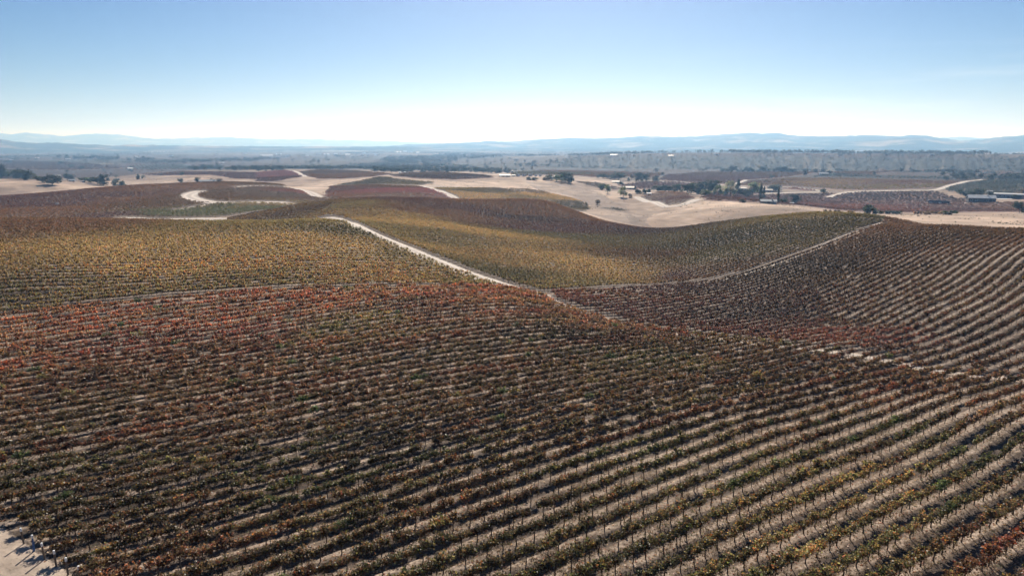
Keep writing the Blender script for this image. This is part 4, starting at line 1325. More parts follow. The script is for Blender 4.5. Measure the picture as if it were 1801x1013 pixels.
# (px, base py, width px, height px, shape, leaf, label)
TREES = [
    (3, 313, 16, 20, 'oak', 'dark', 'tall dark oak at the left edge of the tree clump behind the dry hill'),
    (14, 313, 14, 9, 'oak', 'dark', 'low dark oak between the tall oak and the broad clump on the left'),
    (33, 315, 20, 15, 'oak', 'dark', 'broad dark oak in the clump behind the dry hill on the left'),
    (48, 317, 20, 15, 'oak', 'dark', 'right-hand broad dark oak ending the clump behind the dry hill'),
    (65, 318, 9, 8, 'oak', 'oak', 'small oak stepping down between the broad clump and the lone oak'),
    (74, 321, 10, 9, 'oak', 'dark', 'second small oak just left of the lone spreading oak'),
    (92, 325.5, 24, 16, 'oak', 'black', 'lone spreading oak on the pale dry hilltop with its trunk showing'),
    (104, 322, 8, 7, 'willow', 'pale', 'small yellowish tree behind the lone spreading oak'),
    (119, 317, 11, 10, 'oak', 'dark', 'round oak behind the white-roofed farm sheds on the left'),
    (127, 317, 9, 7, 'oak', 'dark', 'low oak right of the round oak by the farm sheds'),
    (146, 319, 12, 6, 'oak', 'oak', 'low oak in the dip between the dry hills on the left'),
    (160, 321, 14, 8, 'oak', 'green', 'green oak halfway down the slope between the dry hills'),
    (172, 324, 16, 11, 'oak', 'dark', 'dark oak on the slope between the dry hills'),
    (182, 327, 14, 17, 'oak', 'black', 'tallest dark oak low on the slope between the dry hills'),
    (202, 328, 8, 10, 'oak', 'dark', 'narrow oak in the gully left of the rounded bush'),
    (214, 328, 16, 8, 'oak', 'oak', 'rounded oak in the gully below the tan hill'),
    (318, 322.5, 7, 7.5, 'oak', 'dark', 'small round tree on the crest left of the long hilltop house'),
    (347, 320.5, 9, 7, 'oak', 'dark', 'dark tree at the left end of the long hilltop house'),
    (372, 320, 5, 5, 'oak', 'dark', 'little tree in front of the long hilltop house'),
    (387, 320.5, 9, 6, 'oak', 'brown', 'brownish tree at the right end of the long hilltop house'),
    (551, 297.5, 11, 6.5, 'oak', 'blue', 'round tree standing alone right of the hazy tree row'),
    (563, 297.5, 9, 6, 'oak', 'blue', 'second round tree right of the hazy tree row'),
    (493, 300, 13, 8, 'oak', 'blue', 'bluish broad tree at the end of the hazy hedge'),
    (480, 300, 9, 6, 'oak', 'blue', 'bluish tree in the hazy hedge, next to the broad end tree'),
    (468, 300, 9, 5, 'oak', 'blue', 'bluish tree in the middle of the hazy hedge'),
    (455, 300, 9, 5, 'oak', 'blue', 'bluish tree at the left end of the hazy hedge'),
    (777, 295, 8, 7, 'oak', 'blue', 'lone dark tree on the hazy rise right of the tall mast'),
    (994, 320, 17, 15, 'oak', 'dark', 'tall dark oak in the cluster beside the white trailers'),
    (1000, 323, 15, 13, 'oak', 'black', 'black-green oak in front of the tall oak by the trailers'),
    (988, 322, 11, 11, 'pine', 'green', 'green pointed tree left of the tall oak by the trailers'),
    (979, 319, 11, 10, 'oak', 'green', 'green oak beside the small white shed at the trailers'),
    (966, 317, 13, 8, 'oak', 'oak', 'oak behind the trailers, left of the white shed'),
    (958, 317, 9, 5, 'bush', 'brown', 'brown scrub at the foot of the oak behind the trailers'),
    (938, 317, 14, 5, 'bush', 'oak', 'low dark hedge in front of the white trailers'),
    (930, 316.5, 9, 4.5, 'bush', 'oak', 'low end of the hedge in front of the trailers'),
    (1051, 360, 7, 8, 'oak', 'brown', 'small brown tree standing alone in the dry grass below the golden vines'),
    (1060, 334.5, 13, 10, 'oak', 'oak', 'dark olive tree on the dry slope, left of the pale trees'),
    (1069, 341, 13, 12, 'willow', 'palegreen', 'pale green tree on the dry slope below the olive tree'),
    (1096, 347, 16, 15, 'willow', 'palegreen', 'larger pale green tree beside the farm bushes'),
    (1108, 347.5, 7, 6, 'bush', 'brown', 'brown bush right of the larger pale green tree'),
    (1120, 340.5, 12, 8, 'bush', 'dark', 'dark hedge, left section above the small red vineyard'),
    (1132, 340.5, 12, 8, 'bush', 'dark', 'dark hedge, middle section above the small red vineyard'),
    (1142, 340, 9, 8, 'bush', 'oak', 'dark hedge, right section above the small red vineyard'),
    (1117, 334, 4, 5, 'cypress', 'dark', 'tiny dark cypress beside the pinkish farmhouse roof'),
    (1052, 313.5, 7, 5, 'oak', 'blue', 'low tree at the left end of the row above the dry slope'),
    (1060, 314, 9, 7, 'oak', 'dark', 'dark tree second in the row above the dry slope'),
    (1068, 314.5, 9, 6, 'oak', 'blue', 'bluish tree third in the row above the dry slope'),
    (1088, 317, 23, 12, 'oak', 'dark', 'broad dark oak in the middle of the row above the dry slope'),
    (1078, 316, 10, 7, 'oak', 'blue', 'smaller bluish tree against the broad dark oak'),
    (1111, 316, 10, 8, 'willow', 'brown', 'thin greyish tree right of the broad dark oak'),
    (1123, 319, 13, 13, 'oak', 'dark', 'first of the pair of tall dark trees past the greyish tree'),
    (1136, 319, 13, 11, 'oak', 'dark', 'second of the pair of tall dark trees past the greyish tree'),
    (1153, 319, 11, 8, 'oak', 'blue', 'round dark tree right of the pair of tall trees'),
    (1105, 321, 7, 6, 'pine', 'blue', 'small pointed tree under the pair of tall dark trees'),
    (1092, 326, 9, 6, 'oak', 'blue', 'small bush-like tree on the farm lane below the broad oak'),
    (1165, 308, 5, 4, 'oak', 'dark', 'tiny tree at the bend of the pale lane'),
    (1156, 337, 14, 8, 'oak', 'dark', 'low dark tree starting the long thicket behind the red vineyard'),
    (1170, 338, 14, 9, 'oak', 'black', 'second low dark tree of the long thicket'),
    (1181, 337, 9, 7, 'oak', 'brown', 'brownish tree in the gap of the long thicket'),
    (1192, 338, 12, 10, 'oak', 'oak', 'dark green tree left of the bare tree'),
    (1215, 342, 18, 14, 'oak', 'dark', 'tall dark tree just right of the bare tree'),
    (1229, 342, 16, 15, 'oak', 'black', 'black-green tree in the middle of the long thicket'),
    (1248, 342, 20, 18, 'oak', 'dark', 'tallest dark tree of the long thicket'),
    (1240, 345, 13, 8, 'oak', 'green', 'low green tree in front of the tallest thicket tree'),
    (1264, 345, 15, 12, 'willow', 'green', 'mid-green tree left of the pale willow'),
    (1284, 346, 19, 18, 'willow', 'pale', 'pale silvery willow in the long thicket'),
    (1276, 346, 9, 9, 'willow', 'palegreen', 'small pale tree against the silvery willow'),
    (1297, 346, 11, 17, 'pine', 'dark', 'dark pointed tree right of the silvery willow'),
    (1310, 347, 16, 10, 'oak', 'dark', 'low dark tree under the green willow'),
    (1324, 345, 20, 15, 'willow', 'palegreen', 'rounded green willow toward the right end of the thicket'),
    (1336, 342, 9, 11, 'oak', 'oak', 'narrow dark tree ending the long thicket'),
    (1307, 356, 9, 4.5, 'bush', 'dark', 'dark round bush on the edge of the dry field'),
    (1337, 354.5, 4.5, 18, 'cypress', 'black', 'leftmost tall cypress at the grey farmhouse'),
    (1343, 349, 4, 12, 'cypress', 'black', 'short cypress behind the grey farmhouse'),
    (1368, 358.5, 4, 21, 'cypress', 'black', 'tallest cypress at the right of the grey farmhouse'),
    (1377, 358.5, 13, 8, 'oak', 'dark', 'low dark tree right of the tallest cypress'),
    (1381, 357, 6, 10, 'oak', 'brown', 'thin brown tree between the cypress and the round oak'),
    (1398, 359, 15, 15, 'oak', 'dark', 'round dark oak beside the white carport'),
    (1364, 337, 18, 11, 'oak', 'blue', 'dark spreading tree above the grey farmhouse'),
    (1355, 337, 9, 8, 'oak', 'blue', 'smaller tree against the dark spreading tree'),
    (1448, 340, 10, 7, 'oak', 'dark', 'lone round tree beside the pale vineyard lane'),
    (1529, 376.5, 26, 14, 'bush', 'dark', 'big round dark bush on the edge of the pale dry field'),
    (1673, 378, 20, 7, 'bush', 'green', 'olive-green spreading bush at the right of the golden bushes'),
    (1699, 348, 21, 12, 'oak', 'dark', 'large dark oak left of the dark-walled house'),
    (1720, 344, 17, 10, 'oak', 'oak', 'brownish oak behind the dark-walled house'),
    (1743, 345, 12, 7, 'oak', 'dark', 'dark oak between the dark house and the long white roof'),
    (1793, 374.5, 20, 18, 'bush', 'dark', 'tall dark bush at the right edge by the dry field'),
    (1785, 350, 14, 8, 'bush', 'dark', 'dark shrubs in front of the long white-roofed building'),
    (1799, 346, 12, 12, 'oak', 'brown', 'brown tree at the right end of the long white-roofed building'),
    (1676, 296.5, 6, 4, 'oak', 'blue', 'lone tree on the crest left of the pale field'),
    (1541, 297, 5, 3, 'oak', 'blue', 'small lone tree before the river bluffs'),
]
for px, n, py in ((1546, 6, 376.5), (1576, 2, 376)):
    for k in range(n):
        TREES.append((px + 6.2 * k, py + random.uniform(-.4, .4), random.uniform(6, 9), random.uniform(4.5, 6.5), 'bush', 'oak', f'grey-green scrub bush, {ORD[k]} right of the {"big round dark bush" if n == 6 else "scrub row"}'))
for k in range(10):
    TREES.append((1609 + 5.6 * k, 377 + random.uniform(-.6, .3), random.uniform(6, 8), random.uniform(4.5, 6.5), 'bush', random.choice(['golden', 'golden', 'brown']), f'golden dry bush, {ORD[k]} from the left in the row above the dry field'))
for k, px in enumerate((1452, 1459, 1468, 1476, 1493, 1500)):
    TREES.append((px, 372.5 + .15 * (px - 1452) / 3, 6.5, 4, 'bush', 'golden' if k > 3 else 'brown', f'small tan bush, {ORD[k]} from the left on the field edge before the dark bush'))
for k, px in enumerate((1270, 1279, 1288, 1298, 1307, 1315, 1323, 1334, 1342, 1352, 1362, 1371, 1379, 1390, 1396, 1416, 1434, 1447)):
    big = px in (1288, 1315, 1342, 1371, 1379)
    TREES.append((px, 303 + .6 * (px > 1380), 12 if big else 8, random.uniform(8, 10) if big else random.uniform(4, 6.5), 'oak', 'blue', f'{"tall" if big else "small"} hazy tree, {ORD[k]} from the left in the row past the brown vineyards'))
for k, px in enumerate((336, 343, 350, 357, 364, 371, 379, 386)):
    TREES.append((px, 298, 9, random.uniform(5, 8), 'oak', 'blue', f'bluish tree, {ORD[k]} from the left in the hedge past the red strip'))
for k, px in enumerate((400, 413, 424, 436)):
    TREES.append((px, 299, 7, random.uniform(3.5, 5.5), 'oak', 'blue', f'scattered bluish tree, {ORD[k]} past the hedge beyond the red strip'))
for k, (px, py) in enumerate(((15, 287), (107, 289), (125, 294.5), (144, 297))):
    TREES.append((px, py, 9, 4.2, 'oak', 'blue', f'lone tree in the bluish ploughed field, {ORD[k]} from the left'))
for k, px in enumerate((103, 120, 131, 138, 146, 152, 159, 166, 174, 183, 196, 203, 208, 228, 246, 254, 262, 270)):
    TREES.append((px, 280 + (px > 220) * 3 + random.uniform(-.5, .5), random.uniform(5, 10), random.uniform(4, 7), 'small', 'blue', f'small hazy tree, {ORD[k]} from the left in the line above the ploughed field'))
for px, py, wpx, hpx, sh, lf, lab in TREES:
    x, y = hit(px, py)
    d = project(x, y, gz(x, y))[2] / F
    k = 1.22 if 1150 < px < 1345 and py > 333 else 1.0
    h, w_ = hpx * d * 1.42 * k, wpx * d * 1.55 * k
    if h > 32:
        print('BIG TREE', lab, round(h), round(math.hypot(x, y)))
    tree(sh, x, y, h, w_, lf, lab, 'bushes along the field edge' if sh == 'bush' else 'trees on the land between the hills', 'bush' if sh == 'bush' else 'tree')

# a leafless tree
x, y = hit(1201, 335)
d = project(x, y, gz(x, y))[2] / F
mb = MB()
g = random.Random(5)


def limb(p, dr, L, r, n):
    q = p + dr * L
    mb.tube([p, (p + q) / 2 + Vector((g.uniform(-.05, .05), g.uniform(-.05, .05), 0)) * L, q], [r, r * .8, r * .55], 5, False)
    if n:
        for k in range(3 if n > 1 else 4):
            limb(q, (dr + Vector((g.uniform(-.7, .7), g.uniform(-.7, .7), g.uniform(-.1, .5)))).normalized(), L * g.uniform(.55, .8), r * .5, n - 1)


H = 15 * d
limb(Vector((0, 0, -.3)), Vector((0, 0, 1)), H * .36, H * .03, 4)
tag(mb.build('bare_tree', M_BARK, None, (x, y, gz(x, y))), 'leafless dead tree standing up out of the dark thicket', 'tree', 'trees on the land between the hills')

# the wide plain: the nearer trees one by one, the rest as woodland
cx_, cy_, ch_ = [], [], []
g = np.random.default_rng(77)
n = 40000
pxs = g.uniform(-260, 2060, n)
rr = np.exp(g.uniform(math.log(1250), math.log(7800), n))
aa = np.arctan2(pxs - CX, F * math.cos(PITCH) + 50)
xx, yy = rr * np.sin(aa), rr * np.cos(aa)
dens = fbm(xx / 380, yy / 900, 3, 91) + .3 * fbm(xx / 70, yy / 110, 2, 92)
blf = sstep(1830, 1900, rr) * (1 - sstep(2330, 2450, rr)) * sstep(R(1), R(6), aa)
keep = (dens + .42 * blf > .20 + .16 * (rr < 2500) * (aa > R(2))) | (g.random(n) < .02)
inb = np.zeros(n, bool)
for b in BLOCKS:
    inb |= inside(b['poly'], xx, yy)
keep &= ~inb
xx, yy, rr, blf = xx[keep], yy[keep], rr[keep], blf[keep]
zz_ = ground_z(xx, yy)
# only where the land is in view
P_, Q_, D_ = project(xx, yy, zz_ + 5)
hh_ = g.uniform(5, 11, len(xx)) * (1 + .3 * (rr > 2500)) * (1 - .45 * blf)
vis = np.ones(len(xx), bool)
for i in range(len(xx)):
    s = np.linspace(.08, .97, 60)
    sx, sy = xx[i] * s, yy[i] * s
    vis[i] = np.all(CAMZ + (zz_[i] + hh_[i] * .6 - CAMZ) * s > height(sx, sy) - .5) if P_[i] > -20 and P_[i] < 1821 else True
xx, yy, rr, zz_, hh_, P_, D_ = (v[vis] for v in (xx, yy, rr, zz_, hh_, P_, D_))
inf = (P_ > 3) & (P_ < 1798)
order = np.argsort(np.where(inf, -hh_ / D_, 1))
n_solo = 262 - n_trees
solo_t = order[:max(n_solo, 0)]
zones_t = [(300, 'in the hazy plain behind the dry hills at the left'), (620, 'in the hazy plain beyond the long hilltop house'), (950, 'in the hazy plain around the tall mast'), (1250, 'on the hazy bluffs behind the white trailers'), (1550, 'on the hazy bluffs beyond the long thicket'), (1801, 'on the hazy bluffs above the long white-roofed building')]
for i in solo_t:
    zn = next(t for lim, t in zones_t if P_[i] <= lim)
    tree('small', xx[i], yy[i], hh_[i], hh_[i] * random.uniform(.8, 1.4), random.choice(['blue', 'dark', 'oak']), 'tiny dark tree dotted ' + zn, 'tiny trees ' + zn, 'tree', z=float(zz_[i]) - .2)
rest = np.setdiff1d(np.arange(len(xx)), solo_t)
print('trees', n_trees, 'woodland', len(rest), 'smallest single tree px', (F * hh_ / D_)[solo_t[-1]] if len(solo_t) else None)
m_ = 20
k = len(rest)
dd = g.normal(0, 1, (k, m_, 3))
dd /= np.linalg.norm(dd, axis=2)[..., None]
W_ = (hh_[rest] * g.uniform(.45, .8, k))[:, None, None]
cc = np.stack([xx[rest], yy[rest], zz_[rest] + hh_[rest] * .52], -1)[:, None] + dd * g.uniform(.4, 1, (k, m_, 1)) * np.concatenate([W_, W_, hh_[rest][:, None, None] * .45 + 0 * W_], 2)
a = np.cross(dd + g.normal(0, .6, dd.shape), g.normal(0, 1, dd.shape))
a /= np.linalg.norm(a, axis=2)[..., None]
b_ = np.cross(dd, a)
s = (hh_[rest] * .34)[:, None, None]
cor = np.stack([cc - a * s * .5, cc + b_ * s * .5, cc + a * s * .5, cc - b_ * s * .5], 2).reshape(-1, 3)
fc = np.array([.045, .052, .042]) * np.exp(g.normal(0, .3, (k, 1, 1))) * np.exp(g.normal(0, .25, (k, m_, 1))) * np.ones((1, 1, 3))
tag(link('far_woodland', mesh_np('far_woodland', cor, np.arange(k * m_ * 4), np.full(k * m_, 4), [M_CROWN], None, fc.reshape(-1, 3))), 'bluish woods and tree belts across the far plain', 'woodland', kind='stuff')

# low scrub dotted over the dry hills and thick along the dark strip
sx_, sy_, sh_ = [], [], []
for poly_, nn in ((polygon([(0, 346), (60, 320), (150, 320), (190, 330), (190, 345)]), 110), (polygon([(190, 331), (250, 306), (330, 310), (420, 313), (300, 323)]), 200),
                  (polygon([(480, 325), (640, 314), (800, 316), (1000, 322), (1100, 350), (1125, 390), (1040, 372), (1000, 345), (800, 328), (700, 322), (560, 322)]), 420),
                  (polygon([(1110, 390), (1165, 366), (1250, 350), (1400, 362), (1440, 370), (1300, 383), (1150, 401)]), 220), (polygon([(1560, 378), (1801, 378), (1801, 404), (1680, 394)]), 160),
                  (polygon([(1003, 365), (1040, 363.5), (1080, 366), (1110, 369.5), (1070, 370.5), (1030, 369)]), 420)):
    lo_, hi_ = poly_.min(0), poly_.max(0)
    cnd = g.uniform(lo_, hi_, (nn * 14, 2))
    cnd = cnd[inside(poly_, cnd[:, 0], cnd[:, 1])]
    cl_ = fbm(cnd[:, 0] / 18, cnd[:, 1] / 18, 2, 95)
    cnd = cnd[np.argsort(-cl_ + g.normal(0, .25, len(cl_)))][:nn]
    sx_.append(cnd[:, 0]); sy_.append(cnd[:, 1]); sh_.append(np.exp(g.normal(-.75, .4, len(cnd))))
sx_, sy_, sh_ = map(np.concatenate, (sx_, sy_, sh_))
sz_ = ground_z(sx_, sy_)
q = 14
dd = g.normal(0, 1, (len(sx_), q, 3))
dd /= np.linalg.norm(dd, axis=2)[..., None]
cc = np.stack([sx_, sy_, sz_ + sh_ * .4], -1)[:, None] + dd * (sh_[:, None, None] * np.array([.8, .8, .45])) * g.uniform(.3, 1, (len(sx_), q, 1))
a = np.cross(dd + g.normal(0, .6, dd.shape), g.normal(0, 1, dd.shape))
a /= np.linalg.norm(a, axis=2)[..., None]
b_ = np.cross(dd, a)
s = (sh_ * .5)[:, None, None]
cor = np.stack([cc - a * s * .5, cc + b_ * s * .5, cc + a * s * .5, cc - b_ * s * .5], 2).reshape(-1, 3)
fcs = (np.array([.085, .075, .05]) * np.exp(g.normal(0, .45, (len(sx_), 1, 1))) * np.ones((1, q, 3))).reshape(-1, 3)
tag(link('dry_scrub', mesh_np('dry_scrub', cor, np.arange(len(cor)), np.full(len(cor) // 4, 4), [M_CROWN], None, fcs)), 'low dry scrub dotted over the tan hills', 'scrub', kind='stuff')

# olive orchard on the rise to the right, and the grey orchard far left
cor, fcs = [], []
for poly, sp, ang, hgt, colr in ((polygon([(1655, 334), (1690, 326), (1735, 318), (1801, 317), (2000, 317), (2000, 338), (1801, 338), (1765, 346), (1720, 343), (1690, 343)]), 7, 20, 3.4, (.06, .07, .055)),
                                 (polygon([(1425, 313), (1460, 306), (1560, 311), (1700, 313), (1801, 312), (1801, 315), (1690, 317), (1560, 314), (1450, 311)]), 9, 10, 3.6, (.05, .06, .05)),
                                 (polygon([(225, 296), (240, 291), (320, 290), (335, 294), (330, 298), (250, 299)]), 11, 30, 4.5, (.10, .115, .10))):
    u = np.arange(-900, 900, sp)
    U, V_ = np.meshgrid(u, u)
    c = poly.mean(0)
    ca_, sa_ = math.cos(R(ang)), math.sin(R(ang))
    ox, oy = c[0] + (U * ca_ - V_ * sa_).ravel(), c[1] + (U * sa_ + V_ * ca_).ravel()
    ox, oy = ox + g.normal(0, .5, ox.shape), oy + g.normal(0, .5, ox.shape)
    mk = inside(poly, ox, oy) & ~road_gap(ox, oy, 2) & (g.random(ox.shape) > .06)
    ox, oy = ox[mk], oy[mk]
    oz = ground_z(ox, oy)
    q = 26
    dd = g.normal(0, 1, (len(ox), q, 3))
    dd /= np.linalg.norm(dd, axis=2)[..., None]
    cc = np.stack([ox, oy, oz + hgt * .55], -1)[:, None] + dd * np.array([hgt * .5, hgt * .5, hgt * .42]) * g.uniform(.5, 1.05, (len(ox), q, 1))
    a = np.cross(dd + g.normal(0, .6, dd.shape), g.normal(0, 1, dd.shape))
    a /= np.linalg.norm(a, axis=2)[..., None]
    b_ = np.cross(dd, a)
    s = hgt * .34
    cor.append(np.stack([cc - a * s * .5, cc + b_ * s * .5, cc + a * s * .5, cc - b_ * s * .5], 2).reshape(-1, 3))
    fcs.append((np.array(colr) * np.exp(g.normal(0, .3, (len(ox), q, 1))) * np.ones((1, 1, 3))).reshape(-1, 3))
cor, fcs = np.concatenate(cor), np.concatenate(fcs)
tag(link('orchard_trees', mesh_np('orchard_trees', cor, np.arange(len(cor)), np.full(len(cor) // 4, 4), [M_CROWN], None, fcs)), 'small grey-green orchard trees planted in lines', 'orchard', kind='stuff')
# ---------------------------------------------------------------- buildings
MW = {k: plain('wall ' + k, c, .85, vary=.12, scale=.8) for k, c in dict(dark=(.045, .04, .045), white=(.62, .60, .57), tan=(.42, .33, .26), grey=(.16, .17, .19), adobe=(.40, .27, .22), blue=(.13, .16, .20), stone=(.36, .32, .28)).items()}
MR = {k: plain('roof ' + k, c, .55, vary=.15, scale=.5) for k, c in dict(metal=(.30, .32, .35), white=(.42, .42, .42), dark=(.10, .10, .11), tile=(.32, .17, .12), tan=(.42, .34, .27), slate=(.15, .17, .20)).items()}
M_GLASS = plain('window glass', (.03, .04, .05), .12)
M_DOORW = plain('white door', (.66, .66, .66), .6, vary=.06)
M_DOORD = plain('dark door', (.05, .045, .04), .6)
M_CONC = plain('pale concrete', (.52, .48, .43), .9, vary=.15)


def house(px, py, wpx, hpx, label, wall, roof, turn=0.0, deep=.55, pitch=.22, doors=1, windows=3, chim=False, name='house', cat='house', group='farm buildings', whited=False, shed=False):
    x, y = hit(px, py)
    z = gz(x, y)
    d = project(x, y, z)[2] / F
    W, H = wpx * d * .92, hpx * d * .85
    D = W * deep
    rise = min(H * .45, D * .5 * (pitch * 2))
    eave = H - rise
    t = bpy.data.objects.new(name, None)
    COL.objects.link(t)
    t.location = (x, y, z)
    t.rotation_euler = (0, 0, -math.atan2(x, y) + turn)
    tag(t, label, cat, group)
    mb = MB()
    w2 = W / 2
    # walls stand on the ground, front face toward -y; the gables run along the ends
    if shed:
        f0, f1 = eave + rise * .4, eave
        mb.poly([(-w2, 0, -1), (w2, 0, -1), (w2, 0, f0), (-w2, 0, f0)])
        mb.poly([(w2, D, -1), (-w2, D, -1), (-w2, D, f1), (w2, D, f1)])
        mb.poly([(-w2, D, -1), (-w2, 0, -1), (-w2, 0, f0), (-w2, D, f1)])
        mb.poly([(w2, 0, -1), (w2, D, -1), (w2, D, f1), (w2, 0, f0)])
    else:
        mb.poly([(-w2, 0, -1), (w2, 0, -1), (w2, 0, eave), (-w2, 0, eave)])
        mb.poly([(w2, D, -1), (-w2, D, -1), (-w2, D, eave), (w2, D, eave)])
        mb.poly([(-w2, D, -1), (-w2, 0, -1), (-w2, 0, eave), (-w2, D / 2, H - .02), (-w2, D, eave)])
        mb.poly([(w2, 0, -1), (w2, D, -1), (w2, D, eave), (w2, D / 2, H - .02), (w2, 0, eave)])
    mb.build('wall', MW[wall], t)
    o = min(.7, W * .05)
    mb = MB()

    def slab(a, b, th=.22):
        (y0, z0), (y1, z1) = a, b
        p = [(-w2 - o, y0, z0), (w2 + o, y0, z0), (w2 + o, y1, z1), (-w2 - o, y1, z1)]
        q = [(u, v, s + th) for u, v, s in p]
        mb.poly(p[::-1]); mb.poly(q)
        for i in range(4):
            j = (i + 1) % 4
            mb.poly([p[i], p[j], q[j], q[i]])
    if shed:
        slab((-o * 2, f0 + .03 + o * .1), (D + o, f1 + .03))
    else:
        k = rise / (D / 2)
        slab((-o, eave - k * o + .02), (D / 2, H + .02)); slab((D / 2 + .01, H + .02), (D + o, eave - k * o + .02))
    rf = mb.build('roof', MR[roof], t)
    if chim:
        mb = MB()
        mb.box(W * .2, D * .35, eave, W * .2 + .9, D * .35 + .9, H + 1.1)
        mb.box(W * .2 - .1, D * .35 - .1, H + 1.1, W * .2 + 1.0, D * .35 + 1.0, H + 1.3)
        mb.build('chimney', MW['stone'], rf)
    n = doors + windows
    for i in range(n):
        cx = -w2 + W * (i + .5) / n
        isd = i in ((0, 2) if doors == 2 else (n // 2,)) if doors else False
        if isd:
            dw, dh = min(W / n * .6, 3.4 if whited else 1.4), min(eave * .78, 3.2 if whited else 2.2)
            mb = MB()
            mb.box(cx - dw / 2, -.06, -.2, cx + dw / 2, -.003, dh)
            mb.box(cx - dw / 2 - .12, -.09, -.2, cx - dw / 2, -.003, dh + .12)
            mb.box(cx + dw / 2, -.09, -.2, cx + dw / 2 + .12, -.003, dh + .12)
            mb.build('door', M_DOORW if whited else M_DOORD, t)
        else:
            ww, z0, z1 = min(W / n * .45, 1.8), eave * .38, eave * .74
            mb = MB()
            for bx in ((cx - ww / 2 - .1, z0 - .1, cx - ww / 2, z1 + .1), (cx + ww / 2, z0 - .1, cx + ww / 2 + .1, z1 + .1), (cx - ww / 2, z1, cx + ww / 2, z1 + .1), (cx - ww / 2, z0 - .1, cx + ww / 2, z0)):
                mb.box(bx[0], -.08, bx[1], bx[2], -.003, bx[3])
            wn = mb.build('window', M_DOORW, t)
            mb = MB()
            mb.poly([(cx - ww / 2, -.03, z0), (cx + ww / 2, -.03, z0), (cx + ww / 2, -.03, z1), (cx - ww / 2, -.03, z1)])
            mb.build('pane', M_GLASS, wn)
    return t


def apron(px, py, wpx, dpx, label):
    """a pale graded pad beside a building, following the ground"""
    c = [hit(px - wpx / 2, py), hit(px + wpx / 2, py), hit(px + wpx / 2 + 4, py - dpx), hit(px - wpx / 2 + 6, py - dpx)]
    q = np.array(c)
    n = 8
    s, t = np.meshgrid(np.linspace(0, 1, n), np.linspace(0, 1, n))
    P = q[0] * ((1 - s) * (1 - t))[..., None] + q[1] * (s * (1 - t))[..., None] + q[2] * (s * t)[..., None] + q[3] * ((1 - s) * t)[..., None]
    z = ground_z(P[..., 0].ravel(), P[..., 1].ravel()) + .25
    ii = np.arange(n * n).reshape(n, n)
    f = np.stack([ii[:-1, :-1], ii[:-1, 1:], ii[1:, 1:], ii[1:, :-1]], -1).reshape(-1, 4)
    tag(link('yard', mesh_np('yard', np.c_[P.reshape(-1, 2), z], f.ravel(), np.full(len(f), 4), [M_CONC])), kind='structure')


house(1649, 359, 32, 9, 'dark barn with grey metal roof and white doors in the maroon vineyard', 'dark', 'metal', -.28, .5, doors=2, windows=2, name='barn', cat='barn', whited=True, shed=True)
house(1727, 357, 44, 15, 'dark-walled house with grey roof and pale yard at the right', 'dark', 'metal', .2, .5, doors=1, windows=4, chim=True)
apron(1712, 358.5, 36, 4, '')
apron(1765, 351, 30, 4, '')
house(1773, 349, 46, 10, 'long low building with white roof at the right edge', 'grey', 'white', -.1, .28, .12, doors=1, windows=6, name='farm_building', cat='farm building')
house(1741, 340, 9, 5, 'little white shed behind the dark-walled house', 'white', 'white', .1, .7, doors=1, windows=0, name='shed', cat='shed')
house(1352, 358.5, 28, 8, 'grey farmhouse between the cypresses at the dry field edge', 'blue', 'slate', .15, .5, doors=1, windows=4, chim=True)
house(1349, 338, 19, 6, 'pale pinkish farmhouse above the grey farmhouse', 'adobe', 'tan', .1, .5, doors=1, windows=3)
house(1306, 335, 13, 6, 'pale tile-roofed farmhouse behind the silvery willow', 'white', 'tan', -.1, .6, doors=1, windows=2)
house(1106, 333, 20, 5.5, 'pinkish low farmhouse beside the tiny cypress', 'adobe', 'tile', .1, .5, doors=1, windows=3)
house(1083, 322, 14, 4, 'low tan farm shed under the broad dark oak', 'tan', 'tan', .1, .5, doors=1, windows=2, name='shed', cat='shed')
house(1142, 343, 8, 4, 'little white shed by the hedge above the red vineyard', 'white', 'white', .1, .7, doors=1, windows=1, name='shed', cat='shed')
house(1206, 335, 7, 4.5, 'small white outbuilding behind the bare tree', 'white', 'white', .1, .7, doors=1, windows=1, name='shed', cat='shed')
house(973, 314.5, 7, 5, 'small white shed among the oaks by the trailers', 'white', 'white', -.2, .7, doors=1, windows=1, name='shed', cat='shed')
house(888, 311.5, 20, 5, 'long dark barn with pale doors below the winding lane', 'dark', 'dark', .1, .4, doors=2, windows=3, name='barn', cat='barn', whited=True)
house(903, 310.5, 7, 3, 'small grey shed between the dark barn and the trailers', 'grey', 'metal', 0, .6, doors=1, windows=1, name='shed', cat='shed')
house(370, 321.5, 38, 5.5, 'long blue-grey hilltop house between two dark trees', 'blue', 'slate', .05, .3, doors=1, windows=6, chim=True)
house(103, 311.5, 8, 3.4, 'white-roofed farm shed nearest the lone spreading oak', 'tan', 'white', .2, .6, doors=1, windows=1, name='shed', cat='shed')
house(126, 319.5, 12, 4, 'white-roofed shed in front of the round oak on the left', 'white', 'white', -.4, .6, doors=1, windows=1, name='shed', cat='shed')
house(147, 320.5, 5, 3, 'tiny white shed down the slope right of the farm sheds', 'white', 'white', .3, .6, doors=1, windows=1, name='shed', cat='shed')
house(230, 298.5, 10, 3.5, 'pale barn at the corner of the bluish ploughed field', 'white', 'white', .6, .5, doors=1, windows=1, name='barn', cat='barn')
house(390, 288, 9, 3, 'lone white farm building out in the hazy plain', 'white', 'white', .1, .5, doors=1, windows=2, name='farm_building', cat='farm building')
house(703, 304.5, 5, 2.6, 'left white pump shed at the foot of the tall mast', 'white', 'white', 0, .7, doors=1, windows=0, name='shed', cat='shed')
house(712, 304.5, 4, 2.4, 'right white pump shed at the foot of the tall mast', 'white', 'white', 0, .7, doors=1, windows=0, name='shed', cat='shed')
